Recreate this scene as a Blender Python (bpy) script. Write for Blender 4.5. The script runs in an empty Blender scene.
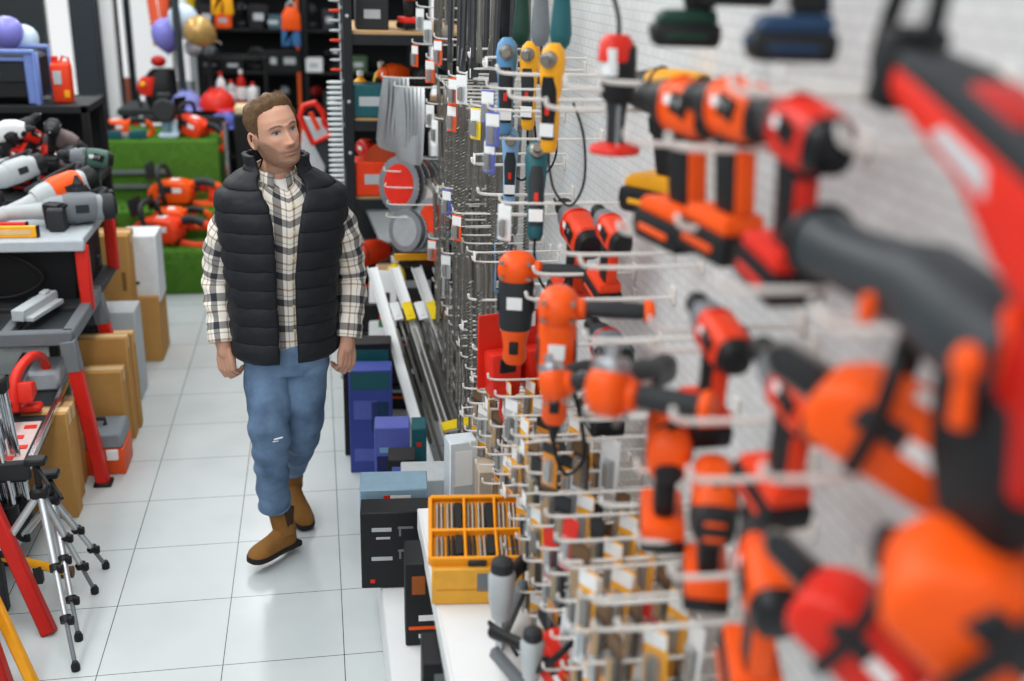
import bpy, bmesh, math, random
from math import sin, cos, pi, radians, sqrt, exp
from mathutils import Vector, Matrix, noise

random.seed(7)
SC = bpy.context.scene
COL = SC.collection

# ------------------------------------------------------------------ camera
F_PX, PITCH, YAW, ROLL, CAM_H = 1053.4, .342626, .18655, .028453, 2.2
_F = Vector((sin(YAW) * cos(PITCH), cos(YAW) * cos(PITCH), -sin(PITCH)))
_X = Vector((cos(YAW), -sin(YAW), 0))
_U = _X.cross(_F)
_X2 = cos(ROLL) * _X + sin(ROLL) * _U
_U2 = -sin(ROLL) * _X + cos(ROLL) * _U
CAM = Vector((0, 0, CAM_H))
cam_data = bpy.data.cameras.new('camera')
cam = bpy.data.objects.new('camera', cam_data)
COL.objects.link(cam)
cam.matrix_world = Matrix(((_X2.x, _U2.x, -_F.x, CAM.x), (_X2.y, _U2.y, -_F.y, CAM.y), (_X2.z, _U2.z, -_F.z, CAM.z), (0, 0, 0, 1)))
cam_data.sensor_width = 36
cam_data.lens = F_PX / 1024 * 36
cam_data.clip_start = .05
cam_data.dof.use_dof = True
cam_data.dof.focus_distance = 3.62
cam_data.dof.aperture_fstop = 1.3
SC.camera = cam

# ------------------------------------------------------------------ world, lamps, exposure
world = bpy.data.worlds.new('daylight')
SC.world = world
world.use_nodes = True
bg = world.node_tree.nodes['Background']
bg.inputs[0].default_value = (.97, .99, 1, 1)
bg.inputs[1].default_value = .93
for lx in (-2.2, -.55):
    for ly in (.6, 3.4, 6.2, 9.0):
        ld = bpy.data.lights.new('ceiling_panel', 'AREA')
        ld.shape = 'RECTANGLE'
        ld.size, ld.size_y = .35, 2.0
        ld.energy = 26
        ld.color = (1, 1, .99)
        lo = bpy.data.objects.new('ceiling_panel', ld)
        lo.location = (lx, ly, 3.3)
        COL.objects.link(lo)
SC.view_settings.view_transform = 'Standard'
SC.view_settings.look = 'None'
SC.view_settings.gamma = 1
SC.view_settings.use_curve_mapping = False
SC.view_settings.exposure = 0.0

# ------------------------------------------------------------------ points of the place, measured from the photograph
def ray(px, py):
    return _X2 * ((px - 512) / F_PX) + _U2 * (-(py - 340.5) / F_PX) + _F
def aX(px, py, x):
    r = ray(px, py); return CAM + r * (x / r.x)
def aY(px, py, y):
    r = ray(px, py); return CAM + r * (y / r.y)
def aZ(px, py, z):
    r = ray(px, py); return CAM + r * ((z - CAM_H) / r.z)

# ------------------------------------------------------------------ materials
def lin(h):
    c = [int(h[i:i + 2], 16) / 255 for i in (0, 2, 4)]
    return tuple(x / 12.92 if x <= .04045 else ((x + .055) / 1.055) ** 2.4 for x in c) + (1,)
_MATS = {}
def mat(hexc, rough=.5, metal=0.0, var=.12, scale=30, bump=0.0, coat=0.0, stretch=None, alpha=1.0, trans=0.0):
    key = (hexc, rough, metal, var, scale, bump, coat, stretch, alpha, trans)
    if key in _MATS: return _MATS[key]
    m = bpy.data.materials.new('surface_' + hexc)
    m.use_nodes = True
    nt = m.node_tree; nd = nt.nodes; lk = nt.links
    b = nd['Principled BSDF']
    b.inputs['Roughness'].default_value = rough
    b.inputs['Metallic'].default_value = metal
    b.inputs['Coat Weight'].default_value = coat
    b.inputs['Specular IOR Level'].default_value = .3
    b.inputs['Alpha'].default_value = alpha
    b.inputs['Transmission Weight'].default_value = trans
    c = lin(hexc)
    tc = nd.new('ShaderNodeTexCoord')
    nz = nd.new('ShaderNodeTexNoise'); nz.inputs['Scale'].default_value = scale; nz.inputs['Detail'].default_value = 3
    if stretch:
        mp = nd.new('ShaderNodeMapping'); mp.inputs['Scale'].default_value = stretch
        lk.new(tc.outputs['Object'], mp.inputs[0]); lk.new(mp.outputs[0], nz.inputs['Vector'])
    else:
        lk.new(tc.outputs['Object'], nz.inputs['Vector'])
    mx = nd.new('ShaderNodeMix'); mx.data_type = 'RGBA'
    mx.inputs[6].default_value = tuple(x * (1 - var) for x in c[:3]) + (1,)
    mx.inputs[7].default_value = tuple(min(1, x * (1 + var)) for x in c[:3]) + (1,)
    lk.new(nz.outputs['Fac'], mx.inputs[0]); lk.new(mx.outputs[2], b.inputs['Base Color'])
    if bump:
        bp = nd.new('ShaderNodeBump'); bp.inputs['Strength'].default_value = bump; bp.inputs['Distance'].default_value = .004
        lk.new(nz.outputs['Fac'], bp.inputs['Height']); lk.new(bp.outputs[0], b.inputs['Normal'])
    _MATS[key] = m
    return m
ORANGE = mat('f2570f', .45); RED = mat('d92b1c', .4); DRED = mat('b3180f', .45); ORED = mat('e8401a', .45)
BLACK = mat('17181a', .5); RUBBER = mat('1e2022', .75); CHAR = mat('2b2e31', .6); GREY = mat('6f757a', .5); LGREY = mat('b4babd', .5)
STEEL = mat('b9bfc3', .28, .9); CHROME = mat('d5d9dc', .18, 1.0); DSTEEL = mat('8a8781', .36, .8); WHITE = mat('e8ebec', .45, var=.03)
YELLOW = mat('f2a91b', .45); BYEL = mat('f4d21a', .45); BLUE = mat('3f78a8', .45); DBLUE = mat('1c3a5a', .45); TEAL = mat('1f5a62', .45); DGREEN = mat('173c30', .5)
NAVY = mat('20295e', .45); VIOLET = mat('5a65b6', .4); CARD = mat('b98a4c', .85, var=.08); CARDL = mat('d4b78a', .85, var=.06); WOOD = mat('c9a473', .6, var=.25, scale=14, stretch=(1, 9, 9))
HOOKW = mat('e2dfda', .35, var=.03); LABEL = mat('eceeee', .5, var=.02); GLASSY = mat('dfe7ea', .12, alpha=.14, var=.02); LBLUE = mat('7fa9cf', .4); CREAM = mat('d9c8a0', .6)

# ------------------------------------------------------------------ mesh builder
class G:
    def __init__(s):
        s.bm = bmesh.new(); s.mi = 0
        s.uv = None
    def _fin(s, vs, M=None, sub=True):
        if M is not None: bmesh.ops.transform(s.bm, matrix=M, verts=vs)
        if s.mi:
            st = set(vs)
            for v in vs:
                for f in v.link_faces: f.material_index = s.mi
        return s
    def box(s, c, size, bev=0.0, rot=None, seg=1):
        r = bmesh.ops.create_cube(s.bm, size=1)
        vs = r['verts']
        bmesh.ops.scale(s.bm, vec=size, verts=vs)
        if bev:
            es = list({e for v in vs for e in v.link_edges})
            q = bmesh.ops.bevel(s.bm, geom=es, offset=min(bev, min(size) * .49), segments=seg, affect='EDGES', profile=.5)
            vs = list({v for f in q['faces'] for v in f.verts} | {v for v in vs if v.is_valid})
            vs = s._grow(vs)
        M = Matrix.Translation(c) @ (rot.to_4x4() if rot is not None else Matrix())
        return s._fin(vs, M)
    def _grow(s, vs):
        seen = set(vs); st = list(vs)
        while st:
            v = st.pop()
            for e in v.link_edges:
                o = e.other_vert(v)
                if o not in seen: seen.add(o); st.append(o)
        return list(seen)
    def rings(s, rings, cap=True, closed=True):
        rows = [[s.bm.verts.new(p) for p in r] for r in rings]
        n = len(rows[0]); fs = []
        for a, b in zip(rows, rows[1:]):
            for i in range(n if closed else n - 1):
                j = (i + 1) % n
                try: fs.append(s.bm.faces.new((a[i], a[j], b[j], b[i])))
                except ValueError: pass
        if cap and closed:
            fs.append(s.bm.faces.new(rows[0][::-1])); fs.append(s.bm.faces.new(rows[-1]))
        for f in fs: f.material_index = s.mi
        return rows
    def cyl(s, p0, p1, r0, r1=None, seg=16):
        return s.tube([p0, p1], [r0, r0 if r1 is None else r1], seg)
    def tube(s, pts, r, seg=8, closed=False, round_=False, flat=None):
        pts = [Vector(p) for p in pts]; n = len(pts)
        rs = r if isinstance(r, (list, tuple)) else [r] * n
        ts = []
        for i in range(n):
            if closed: t = pts[(i + 1) % n] - pts[i - 1]
            else: t = pts[min(i + 1, n - 1)] - pts[max(i - 1, 0)]
            ts.append(t.normalized() if t.length > 1e-9 else Vector((0, 0, 1)))
        a = Vector((0, 0, 1)) if abs(ts[0].z) < .9 else Vector((1, 0, 0))
        nr = (a - ts[0] * a.dot(ts[0])).normalized(); rings = []
        for i in range(n):
            nr = (nr - ts[i] * nr.dot(ts[i])).normalized(); bn = ts[i].cross(nr)
            fl = flat or 1
            rings.append([pts[i] + (nr * cos(2 * pi * k / seg) + bn * sin(2 * pi * k / seg) * fl) * rs[i] for k in range(seg)])
        if closed: rings.append(rings[0]); s.rings_closed(rings[:-1])
        else:
            if round_:
                pre = [[pts[0] - ts[0] * rs[0] * sin(q) + (p - pts[0]) * cos(q) for p in rings[0]] for q in (1.35, .9, .45)]
                post = [[pts[-1] + ts[-1] * rs[-1] * sin(q) + (p - pts[-1]) * cos(q) for p in rings[-1]] for q in (.45, .9, 1.35)]
                rings = pre + rings + post
            s.rings(rings)
        return s
    def rings_closed(s, rings):
        rows = [[s.bm.verts.new(p) for p in r] for r in rings]
        n = len(rows[0])
        for k in range(len(rows)):
            a, b = rows[k], rows[(k + 1) % len(rows)]
            for i in range(n):
                j = (i + 1) % n
                s.bm.faces.new((a[i], a[j], b[j], b[i])).material_index = s.mi
    def lathe(s, prof, o=(0, 0, 0), axis=(0, 0, 1), seg=20):
        o = Vector(o); ax = Vector(axis).normalized()
        a = Vector((0, 0, 1)) if abs(ax.z) < .9 else Vector((1, 0, 0))
        u = (a - ax * a.dot(ax)).normalized(); v = ax.cross(u)
        s.rings([[o + ax * z + (u * cos(2 * pi * k / seg) + v * sin(2 * pi * k / seg)) * max(r, 1e-4) for k in range(seg)] for r, z in prof])
        return s
    def ball(s, c, r, seg=16, rot=None):
        q = bmesh.ops.create_uvsphere(s.bm, u_segments=seg, v_segments=max(6, seg // 2), radius=1)
        r = r if isinstance(r, (tuple, list)) else (r, r, r)
        M = Matrix.Translation(c) @ (rot.to_4x4() if rot is not None else Matrix()) @ Matrix.Diagonal((*r, 1))
        return s._fin(q['verts'], M)
    def prism(s, out, t, bev=0.0, x=0.0, seg=2, M=None):
        """outline of (y, z) points, thickness t along x, centred on x"""
        vs = [s.bm.verts.new((x - t / 2, y, z)) for y, z in out]
        f = s.bm.faces.new(vs)
        q = bmesh.ops.extrude_face_region(s.bm, geom=[f])
        nv = [e for e in q['geom'] if isinstance(e, bmesh.types.BMVert)]
        bmesh.ops.translate(s.bm, vec=(t, 0, 0), verts=nv)
        av = vs + nv
        if bev:
            es = [e for e in {e for v in av for e in v.link_edges}]
            q = bmesh.ops.bevel(s.bm, geom=es, offset=bev, segments=seg, affect='EDGES', profile=.5, clamp_overlap=True)
            av = s._grow([v for v in q['verts']])
        return s._fin(av, M)
    def loft(s, secs, seg=20, p=2.4, axis='y'):
        """superellipse sections (pos, cx, cz, rx, rz) along an axis"""
        R = []
        for pos, cx, cz, rx, rz in secs:
            ring = []
            for k in range(seg):
                a = 2 * pi * k / seg; c, d = cos(a), sin(a)
                ex = abs(c) ** (2 / p) * (1 if c >= 0 else -1) * rx; ez = abs(d) ** (2 / p) * (1 if d >= 0 else -1) * rz
                ring.append({'y': (cx + ex, pos, cz + ez), 'z': (cx + ex, cz + ez, pos), 'x': (pos, cx + ex, cz + ez)}[axis])
            R.append(ring)
        s.rings(R); return s
    def T(s, M):
        bmesh.ops.transform(s.bm, matrix=M, verts=s.bm.verts); return s

def obj(name, g, m, parent=None, smooth=38, mods=None):
    bm = g.bm
    bmesh.ops.recalc_face_normals(bm, faces=bm.faces)
    me = bpy.data.meshes.new(name); bm.to_mesh(me); bm.free()
    for q in (m if isinstance(m, (list, tuple)) else [m]): me.materials.append(q)
    if smooth:
        for p in me.polygons: p.use_smooth = True
        try: me.set_sharp_from_angle(angle=radians(smooth))
        except Exception: pass
    o = bpy.data.objects.new(name, me); COL.objects.link(o)
    if parent is not None: o.parent = parent
    return o
def tag(o, label, cat, group=None, kind=None):
    o['label'] = label; o['category'] = cat
    if group: o['group'] = group
    if kind: o['kind'] = kind
    return o
def thing(name, label, cat, loc=(0, 0, 0), rot=(0, 0, 0), group=None, scale=1.0):
    o = bpy.data.objects.new(name, None); COL.objects.link(o)
    o.empty_display_size = .05
    o.location = loc; o.rotation_euler = rot; o.scale = (scale,) * 3
    return tag(o, label, cat, group)
def place(o, loc, rot=(0, 0, 0), scale=1.0):
    o.location = loc; o.rotation_euler = rot; o.scale = (scale,) * 3 if not isinstance(scale, tuple) else scale
    return o
def dup(root, loc, rot=(0, 0, 0), label=None, group=None, scale=1.0):
    r = root.copy(); COL.objects.link(r); place(r, loc, rot, scale)
    if label: r['label'] = label
    if group: r['group'] = group
    elif group == '' and 'group' in r: del r['group']
    for ch in list(root.children):
        c = ch.copy(); COL.objects.link(c); c.parent = r
        for g in ch.children:
            d = g.copy(); COL.objects.link(d); d.parent = c
    return r
def struct(name, g, m, smooth=0):
    o = obj(name, g, m, smooth=smooth); o['kind'] = 'structure'; return o
def rz(a): return Matrix.Rotation(a, 3, 'Z')
def rx(a): return Matrix.Rotation(a, 3, 'X')
def ry(a): return Matrix.Rotation(a, 3, 'Y')
def arc(c, r, a0, a1, n, plane='xz'):
    P = []
    for i in range(n + 1):
        a = a0 + (a1 - a0) * i / n; u, v = r * cos(a), r * sin(a)
        d = {'xz': (u, 0, v), 'yz': (0, u, v), 'xy': (u, v, 0)}[plane]
        P.append(Vector(c) + Vector(d))
    return P
def spline(pts, n=8):
    P = [Vector(p) for p in pts]; out = []
    for i in range(len(P) - 1):
        a, b, c, d = P[max(i - 1, 0)], P[i], P[i + 1], P[min(i + 2, len(P) - 1)]
        for k in range(n):
            t = k / n
            out.append(.5 * ((2 * b) + (c - a) * t + (2 * a - 5 * b + 4 * c - d) * t * t + (3 * b - a - 3 * c + d) * t ** 3))
    out.append(P[-1]); return out
def interp(tab, x):
    if x <= tab[0][0]: return tab[0][1:]
    for a, b in zip(tab, tab[1:]):
        if x <= b[0]:
            t = (x - a[0]) / (b[0] - a[0]); t = t * t * (3 - 2 * t) * .35 + t * .65
            return tuple(p + (q - p) * t for p, q in zip(a[1:], b[1:]))
    return tab[-1][1:]
# ------------------------------------------------------------------ setting: floor, pegboard wall, back wall
def floor_material():
    m = bpy.data.materials.new('floor_tile'); m.use_nodes = True
    nt = m.node_tree; nd = nt.nodes; lk = nt.links; b = nd['Principled BSDF']
    tc = nd.new('ShaderNodeTexCoord'); mp = nd.new('ShaderNodeMapping')
    S = .3955
    mp.inputs['Location'].default_value = (.7633, -4.2104, 0)
    lk.new(tc.outputs['Object'], mp.inputs[0])
    br = nd.new('ShaderNodeTexBrick'); br.offset = 0; br.squash = 1
    br.inputs['Scale'].default_value = 1; br.inputs['Brick Width'].default_value = S; br.inputs['Row Height'].default_value = S
    br.inputs['Mortar Size'].default_value = .0017; br.inputs['Mortar Smooth'].default_value = .2; br.inputs['Bias'].default_value = -1
    br.inputs['Color1'].default_value = lin('c2c9ca'); br.inputs['Color2'].default_value = lin('c8cecf'); br.inputs['Mortar'].default_value = lin('3c4043')
    lk.new(mp.outputs[0], br.inputs['Vector'])
    nz = nd.new('ShaderNodeTexNoise'); nz.inputs['Scale'].default_value = 3.2; nz.inputs['Detail'].default_value = 5
    lk.new(tc.outputs['Object'], nz.inputs['Vector'])
    mx = nd.new('ShaderNodeMix'); mx.data_type = 'RGBA'; mx.blend_type = 'MULTIPLY'
    rp = nd.new('ShaderNodeValToRGB'); rp.color_ramp.elements[0].color = (.90, .915, .92, 1); rp.color_ramp.elements[0].position = .3; rp.color_ramp.elements[1].color = (1, 1, 1, 1); rp.color_ramp.elements[1].position = .6
    lk.new(nz.outputs['Fac'], rp.inputs[0]); mx.inputs[0].default_value = 1
    lk.new(br.outputs['Color'], mx.inputs[6]); lk.new(rp.outputs[0], mx.inputs[7]); lk.new(mx.outputs[2], b.inputs['Base Color'])
    b.inputs['Roughness'].default_value = .22; b.inputs['Specular IOR Level'].default_value = .4
    return m
g = G(); g.box((-1.2, 5, -.05), (6.4, 17, .1)); struct('floor', g, floor_material())

def pegboard_material():
    m = bpy.data.materials.new('perforated_panel'); m.use_nodes = True
    nt = m.node_tree; nd = nt.nodes; lk = nt.links; b = nd['Principled BSDF']
    tc = nd.new('ShaderNodeTexCoord')
    br = nd.new('ShaderNodeTexBrick'); br.offset = .5; br.inputs['Scale'].default_value = 1
    br.inputs['Brick Width'].default_value = .05; br.inputs['Row Height'].default_value = .025; br.inputs['Mortar Size'].default_value = .0015
    br.inputs['Color1'].default_value = lin('dcdede'); br.inputs['Color2'].default_value = lin('d6d8d8'); br.inputs['Mortar'].default_value = lin('c0c3c4')
    mp = nd.new('ShaderNodeMapping'); mp.inputs['Rotation'].default_value = (0, pi / 2, pi / 2)
    sx = nd.new('ShaderNodeSeparateXYZ'); cx = nd.new('ShaderNodeCombineXYZ')
    lk.new(tc.outputs['Object'], sx.inputs[0]); lk.new(sx.outputs['Y'], cx.inputs[0]); lk.new(sx.outputs['Z'], cx.inputs[1])
    lk.new(cx.outputs[0], br.inputs['Vector']); lk.new(br.outputs['Color'], b.inputs['Base Color'])
    b.inputs['Roughness'].default_value = .55
    return m
WALLX = .80
g = G(); g.box((WALLX + .03, 2.55, 1.3), (.06, 5.0, 2.6)); struct('wall_right', g, pegboard_material())
DARKW = mat('202428', .7)
BACKY = 11.0
g = G()
g.box((-.0, BACKY + .05, 1.5), (2.3, .1, 3.0))
struct('wall_back', g, DARKW)
g = G(); g.box((-3.45, BACKY + .05, 1.5), (1.9, .1, 3.0)); struct('wall_back_panel', g, mat('33383c', .6, var=.04))
g = G(); g.box((1.3, 8.2, 1.5), (.1, 6, 3.0)); struct('wall_right_far', g, DARKW)
g = G(); g.box((-4.35, 5, 1.5), (.1, 17, 3.0)); struct('wall_left', g, mat('9aa0a3', .7))
# ------------------------------------------------------------------ the person
MAN = Vector((-.14, 3.72, 0))
def mw(x, y, z): return Vector((x, y, z)) - MAN
def nz3(p, s=1.0, o=0.0): return noise.noise(Vector((p[0] * s + o, p[1] * s + o * .7, p[2] * s - o)))
person = thing('person', 'person in a dark quilted vest, plaid shirt and blue jeans walking down the aisle', 'person', MAN)

HEAD_Z = [  # z, front, back, half width
    (-.122, .045, -.03, .016), (-.117, .070, -.045, .030), (-.108, .084, -.056, .043), (-.095, .0885, -.064, .052), (-.08, .0865, -.07, .0585), (-.06, .0895, -.078, .0635),
    (-.04, .0905, -.086, .0675), (-.02, .0905, -.094, .0705), (0, .0905, -.100, .0725), (.02, .0955, -.103, .0735), (.04, .0945, -.104, .0735), (.06, .087, -.100, .070),
    (.073, .082, -.096, .0672), (.085, .071, -.085, .059), (.095, .054, -.068, .046), (.102, .033, -.047, .030), (.1050, .012, -.026, .0145), (.1060, -.004, -.010, .004)]
def head_pt(a, z):
    fr, bk, w = interp(HEAD_Z, z)
    s, c = sin(a), cos(a)
    mid = (fr + bk) / 2 if z < .09 else (fr + bk) / 2
    cy = mid * .35
    x = w * (1 if s >= 0 else -1) * abs(s) ** .88
    y = cy + ((fr - cy) if c >= 0 else (cy - bk)) * (1 if c >= 0 else -1) * abs(c) ** .92
    if c > 0:
        ga = lambda u, v, su, sv: exp(-((x - u) / su) ** 2 - ((z - v) / sv) ** 2)
        ax = abs(x)
        # nose
        if -.062 < z < .022:
            t = max(0, min(1, (.012 - z) / .052)); h = .004 + .024 * t ** 1.15
            if z < -.040: h *= max(0, 1 - (-.040 - z) / .012) ** .6
            y += h * exp(-(x / (.0075 + .006 * t)) ** 2)
        for sg in (-1, 1):
            y += .0085 * ga(sg * .013, -.040, .006, .007)
            y -= .0105 * ga(sg * .032, .000, .017, .0105)
            y += .004 * ga(sg * .03, .021, .02, .007)
            y += .005 * ga(sg * .046, -.026, .018, .014)
            y -= .003 * ga(sg * .04, -.062, .014, .018)
        y += .0055 * ga(0, -.0645, .019, .005) + .006 * ga(0, -.0755, .016, .006) - .006 * ga(0, -.0698, .024, .0022)
        y -= .004 * ga(0, -.0875, .02, .006)
        y += .005 * ga(0, -.104, .018, .010)
    return Vector((x, -y, z))
HM = Matrix.Translation(mw(-.146, 3.695, 1.645)) @ Matrix.Rotation(radians(30), 4, 'Z') @ Matrix.Rotation(radians(-11), 4, 'Y') @ Matrix.Rotation(radians(-7), 4, 'X')
HMI = HM.inverted()

def build_body():
    g = G()
    N = 72
    zs = [-.122 + .2275 * i / 84 for i in range(85)]
    g.rings([[HM @ head_pt(2 * pi * k / N, z) for k in range(N)] for z in zs])
    for sg in (-1, 1):   # ears
        P = [HM @ Vector((sg * (.071 + .012 * k), .012 + .010 * k + .012 * cos(a), -.016 + .029 * sin(a))) for k in (0, 1) for a in [0]]
        ring = []
        for a in [2 * pi * i / 18 for i in range(18)]:
            rr = 1 + .12 * sin(a)
            ring.append(HM @ Vector((sg * (.0775 + .006 * cos(a - .3) * 1), .014 + .0145 * rr * cos(a), -.014 + .027 * sin(a))))
        g.tube(ring, .0052, 8, closed=True)
        g.ball(HM @ Vector((sg * .073, .012, -.016)), (.006, .013, .023), 12, rot=HM.to_3x3())
    # neck and trunk
    nb = mw(-.142, 3.735, 1.43)
    g.tube([HM @ Vector((0, .012, -.04)), HM @ Vector((0, .018, -.10)), nb + Vector((-.006, -.005, .06)), nb], [.056, .055, .058, .062], 24, round_=True)
    g.tube([mw(-.142, 3.75, 1.36), mw(-.142, 3.745, 1.25), mw(-.145, 3.74, 1.05), mw(-.145, 3.735, .9)], [.085, .105, .095, .08], 20, round_=True)
    for pts, rs in (([(-.165, 3.745, 1.36), (-.28, 3.74, 1.34), (-.371, 3.79, 1.115), (-.368, 3.715, .888), (-.360, 3.70, .868)], [.05, .045, .036, .027, .025]),
                    ([(-.12, 3.75, 1.36), (.03, 3.765, 1.345), (.104, 3.80, 1.11), (.086, 3.715, .888), (.082, 3.70, .868)], [.05, .045, .036, .027, .025]),
                    ([(-.2, 3.73, .92), (-.213, 3.64, .54), (-.205, 3.708, .25), (-.182, 3.695, .11)], [.07, .05, .030, .026]),
                    ([(-.09, 3.735, .92), (-.083, 3.74, .54), (-.157, 4.03, .25), (-.160, 4.075, .11)], [.07, .05, .032, .03])):
        g.tube([mw(*p) for p in pts], rs, 14, round_=True)
    # hands: palm, four curled fingers of different lengths, thumb leaving the side of the palm
    def hand(wr, down, fwd, sg):
        """wr wrist, down: along the palm, fwd: the way the fingers curl, sg: +1 thumb on the +side"""
        d = down.normalized(); f = (fwd - d * fwd.dot(d)).normalized(); s = d.cross(f) * sg
        g.tube([wr - d * .02, wr + d * .02], [.026, .027], 14, round_=True)
        for i in range(4):     # palm as four fused rays
            u = (.026 - .0175 * i)
            g.tube([wr + s * u * .6 + d * .012, wr + s * u + d * .050, wr + s * u * 1.1 + d * (.086 - .003 * abs(i - 1))], [.0165, .0155, .0120], 10, round_=True)
            L = (.040, .045, .042, .033)[i]; r = (.0092, .0095, .0090, .0080)[i]
            p0 = wr + s * u * 1.1 + d * (.086 - .003 * abs(i - 1)) - f * .002
            a = .55 + .10 * i; p1 = p0 + (d * cos(a) + f * sin(a)) * L
            a2 = a + .95; p2 = p1 + (d * cos(a2) + f * sin(a2)) * L * .62
            a3 = a2 + .75; p3 = p2 + (d * cos(a3) + f * sin(a3)) * L * .45
            g.tube([p0, p1, p2, p3], [r * 1.08, r, r * .92, r * .8], 10, round_=True)
        b = wr + s * .024 + d * .022 + f * .006
        c1 = b + (s * .45 + d * .75 + f * .42).normalized() * .040
        c2 = c1 + (s * -.05 + d * .90 + f * .35).normalized() * .032
        c3 = c2 + (s * -.25 + d * .85 + f * .30).normalized() * .020
        g.tube([b - d * .008, c1, c2, c3], [.0165, .0125, .0105, .0085], 10, round_=True)
    hand(mw(-.358, 3.70, .872), Vector((.06, -.10, -1)), Vector((.55, .75, 0)), -1)
    hand(mw(.080, 3.70, .874), Vector((-.05, -.10, -1)), Vector((-.55, .75, 0)), 1)
    bmesh.ops.recalc_face_normals(g.bm, faces=g.bm.faces)
    me = bpy.data.meshes.new('body'); g.bm.to_mesh(me); g.bm.free()
    o = bpy.data.objects.new('body', me); COL.objects.link(o)
    r = o.modifiers.new('r', 'REMESH'); r.mode = 'VOXEL'; r.voxel_size = .0026
    s = o.modifiers.new('s', 'SMOOTH'); s.iterations = 2; s.factor = .5
    dg = bpy.context.evaluated_depsgraph_get()
    m2 = bpy.data.meshes.new_from_object(o.evaluated_get(dg))
    o.modifiers.clear(); o.data = m2; bpy.data.meshes.remove(me)
    for p in m2.polygons: p.use_smooth = True
    # face colours: brows, lashes, eyes, lips, stubble, and painted shade around the eyes
    ca = m2.color_attributes.new('tint', 'FLOAT_COLOR', 'POINT')
    SK = Vector((.585, .315, .215)); out = []
    Z1 = mw(0, 0, 1.42).z
    for v in m2.vertices:
        if v.co.z < Z1: out.extend((*(SK * .92), 1)); continue
        p = HMI @ v.co; x, y, z = p.x, -p.y, p.z; ax = abs(x)
        c = SK.copy(); n = nz3(p, 300)
        if y > .0:
            rd = exp(-((ax - .042) / .02) ** 2 - ((z + .03) / .016) ** 2) * .5 + exp(-(x / .014) ** 2 - ((z + .036) / .012) ** 2) * .5
            c = c.lerp(Vector((.60, .25, .18)), min(1, rd) * .7)
        # stubble: jaw, chin, moustache
        jaw = 0.0
        if y > -.015:
            lim = -.052 + .25 * max(0, .05 - ax) * 0 - .0 + (.040 * max(0, (ax - .038) / .03))
            jaw = max(0, min(1, (lim - z) / .012))
            if ax < .014 and -.088 < z < -.080: jaw *= .8
            if y < .03 and z > -.03: jaw *= .8
            jaw = max(jaw, exp(-(x / .024) ** 2 - ((z + .056) / .0045) ** 2) * .9)
            if z < -.112: jaw *= .75
            if z < -.14: jaw = 0
        c = c.lerp(Vector((.17, .09, .055)), jaw * (.72 + .25 * n))
        # lips
        lp = exp(-(x / .021) ** 4 - ((z + .0705) / .0085) ** 4) if y > .05 else 0
        c = c.lerp(Vector((.44, .19, .15)), lp * .8)
        if y > .05:
            c = c.lerp(Vector((.12, .05, .04)), .8 * exp(-(x / .021) ** 4 - ((z + .0698) / .0016) ** 2))
            bz = .0185 + .006 * (1 - ((ax - .030) / .02) ** 2)
            br = exp(-((ax - .032) / .0205) ** 6 - ((z - bz) / .0038) ** 4)
            c = c.lerp(Vector((.09, .052, .03)), br * .95)
            ex = (ax - .0315) / .0145
            if abs(ex) < 1:
                h = .0056 * sqrt(1 - ex * ex)
                if abs(z + .0005) < h:
                    c = Vector((.40, .36, .34))  # eye white dulled, the shading of the lids put into its colour
                    dd = ((ax - .0315 - (.002 if x > 0 else -.002)) ** 2 + (z - .0005) ** 2) ** .5
                    if dd < .0055: c = Vector((.09, .12, .14))
                    if dd < .0024: c = Vector((.01, .01, .01))
                up = z - h
                if 0 <= up + .0012 < .0032: c = Vector((.07, .04, .03))
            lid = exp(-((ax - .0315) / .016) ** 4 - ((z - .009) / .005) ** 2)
            c = c.lerp(c * .6, lid * .8)  # shade of the eye socket painted into the upper lid
            ns = exp(-((ax - .0075) / .0035) ** 2 - ((z + .0475) / .0028) ** 2)
            c = c.lerp(Vector((.12, .05, .035)), ns * .8)
        out.extend((max(0, c.x), max(0, c.y), max(0, c.z), 1))
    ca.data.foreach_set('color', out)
    m = bpy.data.materials.new('skin'); m.use_nodes = True
    nt = m.node_tree; b = nt.nodes['Principled BSDF']
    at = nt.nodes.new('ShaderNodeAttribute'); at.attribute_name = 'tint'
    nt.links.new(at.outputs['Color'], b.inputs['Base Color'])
    b.inputs['Roughness'].default_value = .5; b.inputs['Subsurface Weight'].default_value = .12
    b.inputs['Subsurface Radius'].default_value = (.012, .005, .003); b.inputs['Subsurface Scale'].default_value = .5
    m2.materials.clear(); m2.materials.append(m)
    o.parent = person
    return o
build_body()

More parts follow.
